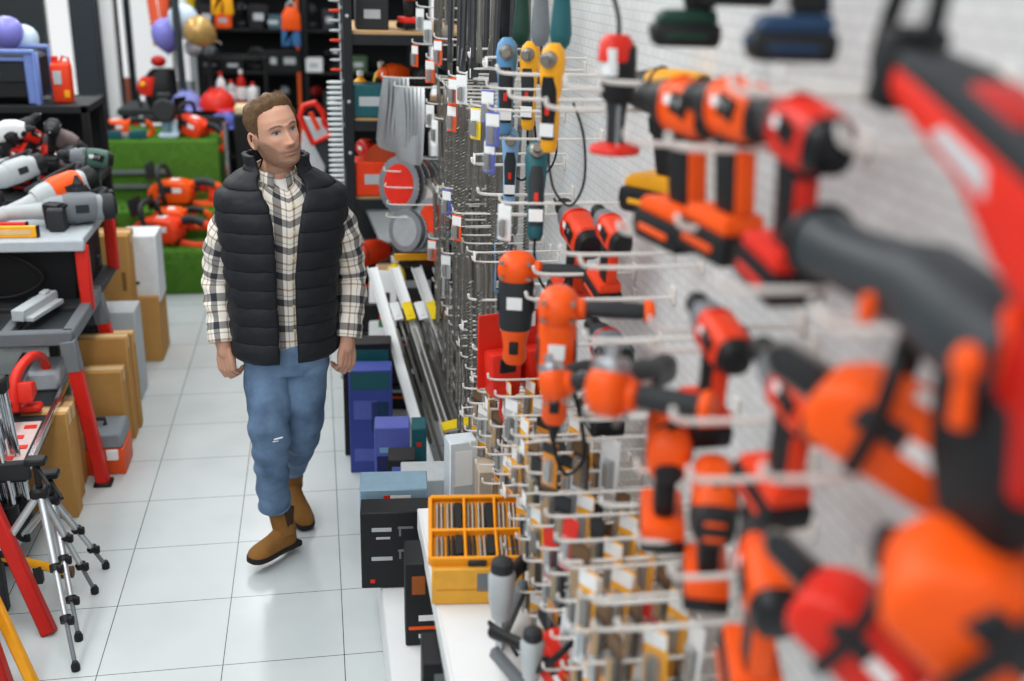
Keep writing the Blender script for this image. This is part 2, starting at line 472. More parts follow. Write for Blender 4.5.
# hair: a cap over the scalp, short at the sides, brushed up and back at the front
def build_hair():
    g = G(); R = []
    NA, NZ = 120, 64
    for i in range(NZ + 1):
        z = -.085 + .1905 * i / NZ
        ring = []
        for k in range(NA):
            a = 2 * pi * k / NA
            p = head_pt(a, z); x, y = p.x, -p.y
            fa = abs(((a + pi) % (2 * pi)) - pi)          # 0 front ... pi back
            fd = fa / pi
            # hairline height by angle
            if fd < .22: hl = .080 + .004 * cos(fd * 14) + .003 * nz3(p, 60)
            elif fd < .36: hl = .080 - (fd - .22) / .14 * .022 + .004 * nz3(p, 60)
            elif fd < .45: hl = .058 - (fd - .36) / .09 * .088
            elif fd < .60: hl = -.020 + (.025 if fd < .56 else 0)
            else: hl = -.02 - (fd - .60) / .4 * .055
            t = max(0, min(1, (z - hl) / .010))
            side = max(0, min(1, (z - .005) / .075))
            th = .0025 + .0115 * side ** 1.2 * (1 + .95 * max(0, cos(a)) * max(0, min(1, (z - .05) / .04)))
            st = .5 + .5 * sin(a * 46 + z * 120 + 3 * nz3(p, 30)) if z < .085 else .5 + .5 * sin(x * 900 + 4 * nz3(p, 40))
            th += .0030 * st * side + .004 * nz3(p, 38) * side
            d = Vector((x, -y * .9, (z - .0) * .95)).normalized()
            if z > .06: d = (d + Vector((.12, -.10 * max(0, cos(a)), .35))).normalized()
            ring.append(HM @ (p + d * (th * t - .006 * (1 - t))))
        R.append(ring)
    g.rings(R)
    rh = random.Random(4)
    for q in range(3600):
        i = rh.randrange(24, NZ - 2); k = rh.randrange(NA); p = R[i][k]
        a = 2 * pi * k / NA; z = -.085 + .1905 * i / NZ
        base = head_pt(a, z); out = (HM.to_3x3() @ Vector((base.x, base.y, z * .9))).normalized()
        if (p - HM @ base).dot(out) < .0015: continue
        top = max(0, min(1, (z - .045) / .03))
        back = HM.to_3x3() @ (Vector((-.35, .75, .35)) if top > .5 else Vector((0, .35, -.9)))
        d = (back - out * back.dot(out)).normalized()
        L = (.008 + .013 * top) * rh.uniform(.7, 1.25); lift = (.04 + .22 * top * max(0, cos(a)) + .05 * top) * rh.uniform(.4, 1.4)
        w = d.cross(out).normalized(); p = p - out * .0015; pts = [p - out * .002, p + d * L * .5 + out * L * lift * .6 + w * rh.uniform(-.002, .002), p + d * L + out * L * lift * .75 + w * rh.uniform(-.004, .004)]
        g.tube(pts, [.0011, .0010, .0003], 3)
    m = mat('62492f', .5, 0, .6, 60, .3, 0, (14, 2, 3))
    obj('hair', g, m, person, 80)
build_hair()

def uvset(o, rows_u, n, rows_v):
    pass
def ring_mesh(name, rings, material, parent, closed=True, cap=False, solid=0.0, uvu=None, subs=0, vshift=0.0, ushift=0.0):
    """rings of points with UVs in metres: u around, v along"""
    n = len(rings[0]); m = len(rings)
    bm = bmesh.new(); uvl = bm.loops.layers.uv.new('UVMap')
    rows = [[bm.verts.new(p) for p in r] for r in rings]
    mid = rings[m // 2]
    us = [0.0]
    for i in range(n):
        us.append(us[-1] + (Vector(mid[(i + 1) % n]) - Vector(mid[i])).length)
    vs = [0.0]
    for a, b in zip(rings, rings[1:]):
        vs.append(vs[-1] + sum((Vector(q) - Vector(p)).length for p, q in zip(a, b)) / n)
    for i in range(m - 1):
        for k in range(n if closed else n - 1):
            j = (k + 1) % n
            f = bm.faces.new((rows[i][k], rows[i][j], rows[i + 1][j], rows[i + 1][k]))
            for l, (uu, vv) in zip(f.loops, ((us[k], vs[i]), (us[k + 1], vs[i]), (us[k + 1], vs[i + 1]), (us[k], vs[i + 1]))):
                l[uvl].uv = (uu + ushift, vv + vshift)
    if cap and closed:
        bm.faces.new(rows[0][::-1]); bm.faces.new(rows[-1])
    bmesh.ops.recalc_face_normals(bm, faces=bm.faces)
    me = bpy.data.meshes.new(name); bm.to_mesh(me); bm.free()
    me.materials.append(material)
    for p in me.polygons: p.use_smooth = True
    o = bpy.data.objects.new(name, me); COL.objects.link(o); o.parent = parent
    if solid:
        md = o.modifiers.new('s', 'SOLIDIFY'); md.thickness = solid; md.offset = -1
    return o

def plaid_material():
    m = bpy.data.materials.new('plaid_flannel'); m.use_nodes = True
    nt = m.node_tree; nd = nt.nodes; lk = nt.links; b = nd['Principled BSDF']
    uv = nd.new('ShaderNodeUVMap'); sp = nd.new('ShaderNodeSeparateXYZ'); lk.new(uv.outputs[0], sp.inputs[0])
    def stripes(src, ramp, period):
        a = nd.new('ShaderNodeMath'); a.operation = 'DIVIDE'; a.inputs[1].default_value = period; lk.new(src, a.inputs[0])
        f = nd.new('ShaderNodeMath'); f.operation = 'FRACT'; lk.new(a.outputs[0], f.inputs[0])
        r = nd.new('ShaderNodeValToRGB'); r.color_ramp.interpolation = 'CONSTANT'
        els = r.color_ramp.elements
        els[0].position = 0; els[0].color = ramp[0][1]
        els[1].position = ramp[1][0]; els[1].color = ramp[1][1]
        for p, c in ramp[2:]:
            e = els.new(p); e.color = c
        lk.new(f.outputs[0], r.inputs[0]); return r.outputs[0]
    W = (1, 1, 1, 1); D = (.06, .07, .10, 1); T = (.46, .34, .25, 1); M_ = (.42, .43, .46, 1)
    pat = [(0, W), (.18, D), (.44, W), (.56, M_), (.60, W), (.78, T), (.85, W)]
    u = stripes(sp.outputs[0], pat, .098); v = stripes(sp.outputs[1], pat, .104)
    mx = nd.new('ShaderNodeMix'); mx.data_type = 'RGBA'; mx.blend_type = 'MULTIPLY'; mx.inputs[0].default_value = 1
    lk.new(u, mx.inputs[6]); lk.new(v, mx.inputs[7])
    # twill weave lifts the dark crossings a little
    m2 = nd.new('ShaderNodeMix'); m2.data_type = 'RGBA'; m2.blend_type = 'MULTIPLY'; m2.inputs[0].default_value = 1
    m2.inputs[7].default_value = lin('ebe5da')
    mg = nd.new('ShaderNodeMix'); mg.data_type = 'RGBA'; mg.inputs[0].default_value = .5
    av = nd.new('ShaderNodeMix'); av.data_type = 'RGBA'; av.inputs[0].default_value = .5
    lk.new(u, av.inputs[6]); lk.new(v, av.inputs[7])
    lk.new(mx.outputs[2], mg.inputs[6]); lk.new(av.outputs[2], mg.inputs[7])
    lk.new(mg.outputs[2], m2.inputs[6]); lk.new(m2.outputs[2], b.inputs['Base Color'])
    b.inputs['Roughness'].default_value = .9
    return m
PLAID = plaid_material()
VEST = mat('191c21', .62, 0, .18, 40, .25)

TORSO = [  # z, half width, front depth, back depth
    (.80, .163, .122, .125), (.86, .166, .124, .125), (.95, .165, .124, .125), (1.05, .166, .126, .125), (1.15, .172, .130, .127), (1.25, .184, .136, .13), (1.33, .197, .135, .13),
    (1.39, .203, .125, .125), (1.43, .196, .110, .115), (1.46, .165, .098, .105), (1.485, .122, .088, .097), (1.505, .088, .082, .088), (1.53, .074, .078, .078), (1.56, .072, .078, .074), (1.59, .073, .080, .074)]
TY = radians(14)
def torso_pt(a, z, off=0.0):
    w, fd, bd = interp(TORSO, z)
    s, c = sin(a), cos(a)
    p = 2 / 2.35
    x = (w + off) * (1 if s >= 0 else -1) * abs(s) ** p
    y = -((fd if c >= 0 else bd) + off) * (1 if c >= 0 else -1) * abs(c) ** p
    cx = -.143 + .012 * max(0, min(1, (z - 1.15) / .25)) - .008 * max(0, min(1, (z - 1.44) / .05)) ; cy = 3.735
    X = x * cos(TY) - y * sin(TY); Y = x * sin(TY) + y * cos(TY)
    if z > 1.45: X += -.006 * (z - 1.45) / .1
    return mw(cx + X, cy + Y, z)

# shirt: trunk, two sleeves, collar
def build_shirt():
    R = []
    for i in range(60):
        R.append([])
        for k in range(64):
            a = 2 * pi * k / 64 + pi; fa = abs(((a + pi) % (2 * pi)) - pi)
            zt = 1.508 - .058 * max(0, 1 - fa / .5)
            z = .83 + (zt - .83) * i / 59
            R[-1].append(torso_pt(a, z, -.014 - .006 * max(0, (z - 1.45) / .05) + .002 * nz3((k, i, 3), .3)))
    sh = ring_mesh('shirt', R, PLAID, person, ushift=.006)
    for nm, pts, rs, off in (('sleeve', [(-.220, 3.735, 1.385), (-.285, 3.735, 1.355), (-.340, 3.76, 1.26), (-.372, 3.792, 1.115), (-.374, 3.765, 1.02), (-.366, 3.712, .885)], [.066, .066, .062, .056, .052, .044], 1),
                             ('sleeve', [(-.03, 3.76, 1.385), (.030, 3.765, 1.355), (.078, 3.78, 1.26), (.104, 3.800, 1.11), (.102, 3.765, 1.02), (.086, 3.712, .888)], [.066, .066, .062, .056, .052, .044], 9)):
        P = spline([mw(*p) for p in pts], 16); R = []
        n = len(P)
        for i, p in enumerate(P):
            t = (P[min(i + 1, n - 1)] - P[max(i - 1, 0)]).normalized()
            u = Vector((1, 0, 0)); u = (u - t * u.dot(t)).normalized(); v = t.cross(u)
            q = i / (n - 1) * (len(rs) - 1); j = min(int(q), len(rs) - 2); r = rs[j] + (rs[j + 1] - rs[j]) * (q - j)
            ring = []
            for k in range(40):
                a = 2 * pi * k / 40
                d = u * cos(a) + v * sin(a)
                ww = .0065 * nz3(p * 1.0 + d * .03, 16, off) + .004 * sin(p.z * 95 + 2.5 * sin(a + off) + off) * (1 if i < n - 9 else 0)
                if i >= n - 7: ww = .004
                ring.append(p + d * (r + ww))
            R.append(ring)
        R.append([R[-1][k] + (P[-1] - R[-1][k]) * .25 for k in range(40)])
        R.append([P[-1] + (R[-1][k] - P[-1]) * .5 + Vector((0, 0, .02)) for k in range(40)])
        ring_mesh(nm, R, PLAID, sh, ushift=.02 * off)
    # collar leaves standing open at the neck
    for sg in (-1, 1):
        R = []
        for i in range(9):
            t = i / 8; R.append([])
            for k in range(9):
                q = k / 8
                a = sg * (.30 + 2.3 * q)
                top = Vector((sin(a) * .070, -cos(a) * .070, .030 - .030 * (1 - q)))
                ed = Vector((sin(a) * .082, -cos(a) * .090, -.012 - .050 * (1 - q) ** 1.5))
                p = top.lerp(ed, t) + Vector((0, 0, .006 * sin(pi * t)))
                X = p.x * cos(TY) - p.y * sin(TY); Y = p.x * sin(TY) + p.y * cos(TY)
                R[-1].append(mw(-.150 + X, 3.728 + Y, 1.505 + p.z))
        ring_mesh('collar', R, PLAID, sh, closed=False, solid=.003, ushift=.02, vshift=.05)
    # button placket
    g = G()
    for z in (1.40, 1.31, 1.22, 1.13, 1.04, .95):
        c = torso_pt(.045, z, -.010); d = (torso_pt(.045, z, .02) - c).normalized()
        g.lathe([(.0, .004), (.005, .004), (.0058, .002), (.0058, 0), (0, 0)], c, d, 12)
    b = obj('button', g, CREAM, sh); b['kind'] = 'stuff'
build_shirt()
g = G()
R = []
for i in range(8):
    z = 1.43 + .075 * i / 7
    R.append([torso_pt(2 * pi * k / 40, z, -.022 - .006 * i / 7) for k in range(40)])
ring_mesh('undershirt', R, mat('e6e6e4', .9), person)

def build_vest():
    def gap(z):
        return interp([(.80, .16), (.95, .150), (1.15, .150), (1.30, .165), (1.40, .22), (1.45, .36), (1.49, .58), (1.53, .78), (1.60, 1.0)], z)[0]
    def W(a, z, off): return torso_pt(a, z, off)
    R = []; NZ, NK = 150, 96
    z0, z1 = .842, 1.566
    for i in range(NZ + 1):
        z = z0 + (z1 - z0) * i / NZ
        w, fd, bd = interp(TORSO, z)
        a0 = gap(z); ctr = -.016 / w
        R.append([])
        for k in range(NK + 1):
            t = k / NK; a = a0 + (2 * pi - 2 * a0) * t + ctr
            q = (z - .842) / .0675 if z < 1.50 else 0
            ph = abs(sin(pi * (q + .10 * sin(3 * a) * .3)))
            puff = .013 * ph ** .55 if z < 1.50 else .010
            pz = puff + .0035 * nz3((cos(a), sin(a), z * 4), 6) + .0025 * nz3((cos(a) * 3, sin(a) * 3, z * 9), 9)
            edge = min(1, min(t, 1 - t) * 36); puf = pz * (.35 + .65 * edge)
            if i < 3: puf -= .008 * (3 - i) / 3
            off = .004 + puf
            if z > 1.50: off += .014 * (z - 1.50) / .09
            R[-1].append(W(a, z, off))
    ve = ring_mesh('vest', R, VEST, person, closed=False, solid=.016)
    g = G()
    for sgn in (1, -1):
        pts = []
        for i in range(40):
            z = z0 + .004 + (1.50 - z0) * i / 39; w, _, _ = interp(TORSO, z)
            a = gap(z) * sgn - .016 / w + sgn * .01
            pts.append(W(a, z, .012))
        g.tube(pts, .0045, 6)
    obj('zipper', g, mat('0d0e10', .4), ve)
    for sgn in (-1, 1):
        g = G(); pts = [torso_pt(sgn * (.95 + .12 * i / 9), .90 + .16 * i / 9, .018) for i in range(10)]
        g.tube(pts, .004, 6); obj('pocket_edge', g, VEST, ve)
build_vest()

# jeans
def denim():
    m = bpy.data.materials.new('denim'); m.use_nodes = True
    nt = m.node_tree; nd = nt.nodes; lk = nt.links; b = nd['Principled BSDF']
    tc = nd.new('ShaderNodeTexCoord')
    n1 = nd.new('ShaderNodeTexNoise'); n1.inputs['Scale'].default_value = 7; n1.inputs['Detail'].default_value = 6; lk.new(tc.outputs['Object'], n1.inputs['Vector'])
    r = nd.new('ShaderNodeValToRGB'); e = r.color_ramp.elements
    e[0].position = .34; e[0].color = lin('3f5672'); e[1].position = .66; e[1].color = lin('6a86a6')
    lk.new(n1.outputs['Fac'], r.inputs[0])
    n2 = nd.new('ShaderNodeTexNoise'); n2.inputs['Scale'].default_value = 240; lk.new(tc.outputs['Object'], n2.inputs['Vector'])
    mx = nd.new('ShaderNodeMix'); mx.data_type = 'RGBA'; mx.blend_type = 'OVERLAY'; mx.inputs[0].default_value = .35
    lk.new(r.outputs[0], mx.inputs[6]); lk.new(n2.outputs['Color'], mx.inputs[7]); lk.new(mx.outputs[2], b.inputs['Base Color'])
    b.inputs['Roughness'].default_value = .85
    return m
DENIM = denim()
def build_jeans():
    g = G()
    def leg(pts, rs, seed):
        P = spline([mw(*p) for p in pts], 12); n = len(P); R = []
        for i, p in enumerate(P):
            t = (P[min(i + 1, n - 1)] - P[max(i - 1, 0)]).normalized()
            u = Vector((1, 0, 0)); u = (u - t * u.dot(t)).normalized(); v = t.cross(u)
            q = i / (n - 1) * (len(rs) - 1); j = min(int(q), len(rs) - 2); r = rs[j] + (rs[j + 1] - rs[j]) * (q - j)
            ring = []
            for k in range(44):
                a = 2 * pi * k / 44; d = u * cos(a) + v * sin(a)
                f = .5 + .5 * min(1, abs(i / n - .5) * 3)
                cr = 1 - abs(nz3((p.x * 3 + d.x * .12, p.y * 3 + d.y * .12, p.z * 13 + .25 * cos(a + seed)), 1.6, seed)) * 2.4
                ww = .004 * nz3(p + d * .05, 11, seed) + .0065 * max(-.2, cr) * (.5 + .5 * max(0, 1 - abs(p.z - .52) / .2) + .5 * max(0, 1 - abs(p.z - .25) / .12)) + .0055 * sin(p.z * (70 if p.z < .6 else 40) + 2.2 * cos(a + seed) + 3 * nz3(p, 5, seed)) * (.35 + .65 * max(0, 1 - abs(p.z - .5) / .16) + .5 * max(0, 1 - abs(p.z - .22) / .1))
                ring.append(p + d * (r + ww))
            R.append(ring)
        g.rings(R)
    leg([(-.205, 3.735, .88), (-.213, 3.715, .78), (-.213, 3.63, .57), (-.214, 3.640, .42), (-.213, 3.69, .225)], [.088, .086, .070, .063, .055], 1.0)
    leg([(-.085, 3.735, .88), (-.078, 3.735, .78), (-.092, 3.725, .56), (-.118, 3.84, .40), (-.152, 4.01, .235)], [.088, .087, .070, .063, .054], 5.0)
    g.loft([(.77, -.005, .0, .118, .09), (.82, -.003, 0, .150, .104), (.87, -.003, 0, .150, .104), (.89, -.003, 0, .13, .09)], 40, 2.3, 'z')
    bmesh.ops.recalc_face_normals(g.bm, faces=g.bm.faces)
    me = bpy.data.meshes.new('jeans'); g.bm.to_mesh(me); g.bm.free()
    o = bpy.data.objects.new('jeans', me); COL.objects.link(o)
    r = o.modifiers.new('r', 'REMESH'); r.mode = 'VOXEL'; r.voxel_size = .0048
    s = o.modifiers.new('s', 'SMOOTH'); s.iterations = 1; s.factor = .5
    m2 = bpy.data.meshes.new_from_object(o.evaluated_get(bpy.context.evaluated_depsgraph_get()))
    o.modifiers.clear(); o.data = m2; bpy.data.meshes.remove(me)
    for p in m2.polygons: p.use_smooth = True
    m2.materials.clear(); m2.materials.append(DENIM); o.parent = person
    # hems and fly
    for c, tdir, r in (((-.213, 3.69, .225), Vector((0, .25, -1)), .058), ((-.152, 4.01, .235), Vector((-.25, .9, -1)), .057)):
        tdir.normalize(); u = Vector((1, 0, 0)); u = (u - tdir * u.dot(tdir)).normalized(); v = tdir.cross(u)
        q = G(); q.tube([mw(*c) + (u * cos(a) + v * sin(a)) * r for a in [2 * pi * i / 32 for i in range(32)]], .005, 6, closed=True)
        obj('hem', q, mat('5b7897', .85, 0, .2, 60), o)
    q = G(); q.box(mw(-.178, 3.553, .565), (.034, .006, .006), .002, rot=ry(-.25)); q.box(mw(-.188, 3.556, .553), (.022, .006, .004), .0015, rot=ry(-.1))
    obj('frayed_tear', q, mat('d5dde4', .95), o)
build_jeans()

# ankle boots
SUEDE = mat('835a2a', .85, 0, .3, 22, .2); SOLE = mat('1d1a18', .7)
def boot(toe, heel, ank, pitch_note):
    toe, heel, ank = Vector(toe), Vector(heel), Vector(ank)
    d = (toe - heel); L = d.length; d.normalize(); up = Vector((0, 0, 1)); up = (up - d * up.dot(d)).normalized(); s = d.cross(up)
    def P(u, v, w): return heel + d * (u * L) + s * v + up * w - MAN
    # u, half width, top height of the upper
    prof = [(0.0, .018, .075), (.03, .027, .098), (.10, .033, .115), (.2, .034, .118), (.32, .034, .112), (.42, .035, .094), (.55, .039, .078), (.68, .043, .068), (.8, .043, .060), (.9, .038, .052), (.96, .029, .044), (1.0, .015, .032)]
    R = []
    for u, w, h in prof:
        R.append([P(u, w * (abs(cos(a)) ** .8) * (1 if cos(a) > 0 else -1), .018 + (h - .018) * (max(0, sin(a)) ** .75) - .004 * (1 if sin(a) < 0 else 0)) for a in [2 * pi * k / 24 for k in range(24)]])
    g = G(); g.rings(R)
    a0 = P(.19, 0, .07); top = ank - MAN
    g.tube([a0, a0.lerp(top, .5), top, top + (top - a0).normalized() * .035], [.045, .044, .044, .043], 24)
    me_o = obj('boot', g, SUEDE, person, 60)
    q = G(); R = []
    ol = [(-.01, .012), (.0, .022), (.05, .031), (.15, .036), (.3, .036), (.42, .038), (.55, .042), (.68, .046), (.8, .046), (.9, .041), (.96, .033), (1.0, .022), (1.015, .010)]
    out = [(u, w) for u, w in ol] + [(u, -w) for u, w in ol[::-1]]
    for z, k in ((.004, .96), (.007, 1.0), (.019, 1.0), (.025, .97)):
        R.append([P(u, w * k, z) for u, w in out])
    q.rings(R); obj('sole', q, SOLE, me_o)
    q = G(); q.box(P(.10, 0, .014), (.078, .075, .026), .006, rot=Matrix((s, d, up)).transposed()); obj('heel', q, SOLE, me_o)
    for sg in (-1, 1):
        q = G(); c = a0.lerp(top, .5) + s * sg * .040 - d * .004
        q.prism([(-.022, .055), (.022, .055), (.014, -.035), (-.014, -.035)], .016, .004, M=Matrix.Translation(c) @ Matrix((s, d, up)).transposed().to_4x4())
        obj('elastic_gore', q, mat('3a2a1c', .9, 0, .2, 200), me_o)
boot((-.306, 3.575, .040), (-.150, 3.722, .028), (-.203, 3.705, .225), 0)
boot((-.098, 3.865, .004), (-.175, 4.125, .050), (-.158, 4.03, .23), 0)
# ------------------------------------------------------------------ builders of tools; +y is forward, z up, origin in the body
def lab(w, h, M, parent, m=LABEL, t=.0016):
    g = G(); g.box((0, 0, 0), (t, w, h), .0006); g.T(M)
    return obj('sticker', g, m, parent)
def Mx(x, y, z, r=None):
    return Matrix.Translation((x, y, z)) @ (r.to_4x4() if r is not None else Matrix())

def drill(label, loc, rot, c, c2=BLACK, scale=1.0, group=None, nose=CHAR, chuck=BLACK, name='cordless_drill', hi=None, batt=True, cat='drill'):
    t = thing(name, label, cat, loc, rot, group, scale)
    g = G(); g.loft([(-.088, 0, .0, .026, .028), (-.082, 0, 0, .034, .036), (-.05, 0, 0, .0365, .040), (-.02, 0, 0, .0365, .040), (.015, 0, .001, .034, .037), (.035, 0, .001, .029, .031)], 24, 2.6)
    b = obj('housing', g, c, t)
    for s in (-1, 1):
        g = G(); g.box((s * .0365, -.0455, .008), (.003, .042, .030), .001, rot=rx(.25))
        for k in range(4): g.box((s * .037, -.062 + .011 * k, .008), (.0045, .005, .026), .001, rot=rx(.25))
        obj('vent', g, BLACK, b)
    g = G(); g.loft([(-.106, 0, -.002, .016, .018), (-.102, 0, -.002, .026, .028), (-.088, 0, -.001, .031, .033), (-.078, 0, 0, .0345, .037)], 24, 2.6); obj('rear_cap', g, c2, t)
    g = G(); g.tube([(.0368 * cos(a), .004, .0405 * sin(a)) for a in [2 * pi * i / 28 for i in range(28)]], .0032, 6, closed=True); obj('trim_stripe', g, hi or CHAR, b)
    g = G(); g.loft([(.004, 0, 0, .0355, .0395), (.02, 0, 0, .035, .0385), (.035, 0, 0, .031, .034), (.055, 0, 0, .029, .030), (.066, 0, 0, .024, .024)], 24, 2.2); obj('gearbox', g, nose, t)
    g = G(); g.lathe([(.0, .062), (.0225, .062), (.0235, .070), (.0235, .078), (.021, .080), (.0222, .083), (.0222, .098), (.016, .112), (.010, .117), (0, .117)], (0, 0, 0), (0, 1, 0), 18); k = obj('chuck', g, chuck, t)
    g = G(); g.cyl((0, .115, 0), (0, .124, 0), .006, .004, 10); obj('jaw', g, STEEL, k)
    g = G(); g.prism([(-.045, -.02), (.018, -.025), (.012, -.048), (.004, -.075), (-.006, -.125), (-.012, -.142), (-.062, -.140), (-.056, -.10), (-.054, -.06)], .036, .011); gp = obj('grip', g, c2, t)
    g = G(); g.prism([(-.047, -.05), (-.043, -.05), (-.056, -.135), (-.061, -.135)], .030, .002); g.T(Mx(0, -.006, 0)); obj('grip_back', g, c, gp)
    g = G(); g.prism([(.008, -.040), (.022, -.042), (.016, -.072), (.0, -.074)], .018, .004); obj('trigger', g, hi or c, t)
    g = G(); g.prism([(-.068, -.136), (.030, -.138), (.046, -.150), (.046, -.164), (-.072, -.164)], .066, .008); obj('foot', g, c, t)
    if batt:
        g = G(); g.prism([(-.078, -.163), (.052, -.163), (.055, -.185), (.048, -.207), (-.074, -.207), (-.080, -.19)], .074, .007); q = obj('battery', g, c2, t)
        g = G(); g.box((0, .055, -.176), (.04, .006, .016), .002)
        obj('battery_latch', g, c, q)
        for s in (-1, 1): g = G(); g.box((s * .038, -.01, -.186), (.004, .08, .010), .0015); obj('battery_stripe', g, c, q)
    lab(.045, .014, Mx(.0372, -.03, .012), b); lab(.045, .014, Mx(-.0372, -.03, .012), b)
    return t

def polisher(label, loc, rot, c, body, scale=1.0, group=None, name='angle_grinder', handle=1, ring=None, cord=True, cat='grinder', discm=STEEL, tail=None):
    """hung head up: z up along the body, the side handle leaves along +x"""
    t = thing(name, label, cat, loc, rot, group, scale)
    g = G(); g.loft([(.060, 0, 0, .030, .032), (.075, 0, 0, .036, .040), (.10, 0, .002, .038, .045), (.125, 0, .004, .035, .042), (.142, 0, .006, .026, .032), (.150, 0, .008, .012, .016)], 24, 2.4, 'z'); h = obj('gear_head', g, c, t)
    g = G(); g.lathe([(0, .036), (.030, .036), (.032, .05), (.030, .056), (.012, .058), (.012, .078), (0, .078)], (0, 0, .108), (0, 1, 0), 20); obj('spindle', g, STEEL, h)
    for s in (-1, 1):
        for k in (0, 1): g = G(); g.cyl((s * .026, -.034, .085 + .045 * k), (s * .026, -.047, .085 + .045 * k), .005, seg=8); obj('screw', g, DSTEEL, h)
    g = G(); g.loft([(-.105, 0, 0, .026, .028), (-.09, 0, 0, .032, .034), (-.02, 0, 0, .034, .036), (.05, 0, 0, .035, .037), (.066, 0, 0, .033, .034)], 24, 2.5, 'z'); b = obj('motor_body', g, body, t)
    for s in (-1, 1):
        g = G(); g.box((s * .0342, 0, -.006), (.003, .036, .06), .001)
        for k in range(5): g.box((s * .0348, 0, -.03 + .012 * k), (.0045, .034, .005), .001)
        obj('vent', g, CHAR, b)
    g = G(); g.loft([(-.215, 0, .004, .018, .02), (-.20, 0, .004, .024, .028), (-.15, 0, .002, .023, .027), (-.11, 0, 0, .027, .030), (-.095, 0, 0, .030, .032)], 24, 2.5, 'z'); k = obj('tail_grip', g, tail or c, t)
    g = G(); g.prism([(-.032, -.13), (-.024, -.13), (-.024, -.175), (-.032, -.17)], .018, .003); obj('switch', g, BLACK, k)
    if handle:
        g = G(); g.lathe([(0, .028), (.020, .028), (.026, .034), (.026, .044), (.018, .050)], (0, 0, .10), (1, 0, 0), 18); hd = obj('handle_collar', g, c, t)
        g = G(); g.lathe([(.0, .046), (.0185, .048), (.0195, .06), (.0205, .10), (.0195, .14), (.018, .155), (0, .156)], (0, 0, .10), (1, 0, 0), 18); s2 = obj('side_handle', g, CHAR, t)
        g = G(); g.lathe([(0, .152), (.026, .153), (.028, .158), (.028, .166), (.022, .172), (0, .174)], (0, 0, .10), (1, 0, 0), 18); obj('end_ring', g, ring or c, s2)
    if cord:
        g = G(); g.tube(spline([(0, 0, -.212), (0, .003, -.26), (.01, .01, -.33), (.03, .02, -.38), (.06, .03, -.34), (.055, .03, -.25), (.035, .045, -.15)], 6), .0042, 8); cb = obj('cord', g, BLACK, t)
        g = G(); g.lathe([(.011, 0), (.010, .02), (.007, .05), (.005, .06)], (0, 0, -.208), (0, 0, -1), 10); obj('strain_relief', g, BLACK, cb)
    lab(.03, .05, Mx(.0358, 0, .02), b); lab(.03, .04, Mx(0, -.0375, -.0, rz(pi / 2)), b)
    return t

def heatgun(label, loc, rot, c, c2=BLACK, scale=1.0, group=None, name='multi_tool', cat='power tool', loop=1):
    """slim corded body hung upright"""
    t = thing(name, label, cat, loc, rot, group, scale)
    g = G(); g.loft([(-.17, 0, 0, .018, .02), (-.155, 0, 0, .025, .027), (-.09, 0, 0, .028, .029), (-.02, 0, 0, .027, .030), (.05, 0, 0, .034, .038), (.10, 0, .004, .038, .044), (.135, 0, .010, .032, .038), (.155, 0, .014, .016, .02)], 22, 2.6, 'z'); b = obj('body', g, c, t)
    g = G(); g.loft([(-.13, 0, -.014, .022, .019), (-.06, 0, -.014, .023, .020), (.02, 0, -.018, .026, .022), (.06, 0, -.026, .020, .016)], 18, 2.6, 'z'); gr = obj('rubber_grip', g, c2, t)
    g = G(); g.box((0, -.034, -.04), (.014, .006, .03), .002); obj('switch', g, RED, gr)
    g = G(); g.lathe([(0, .03), (.026, .03), (.024, .055), (.014, .06), (.014, .082), (0, .082)], (0, .004, .11), (0, -1, 0), 16); obj('tool_head', g, DSTEEL, t)
    lab(.045, .04, Mx(0, -.0335, -.10, rz(pi / 2)), b)
    if loop:
        g = G(); g.tube(spline([(0, 0, -.165), (.0, .01, -.22), (.02, .02, -.30), (.07, .03, -.34), (.11, .03, -.26), (.10, .035, -.12), (.06, .04, -.02)], 6), .0042, 8); obj('cord', g, BLACK, t)
    return t

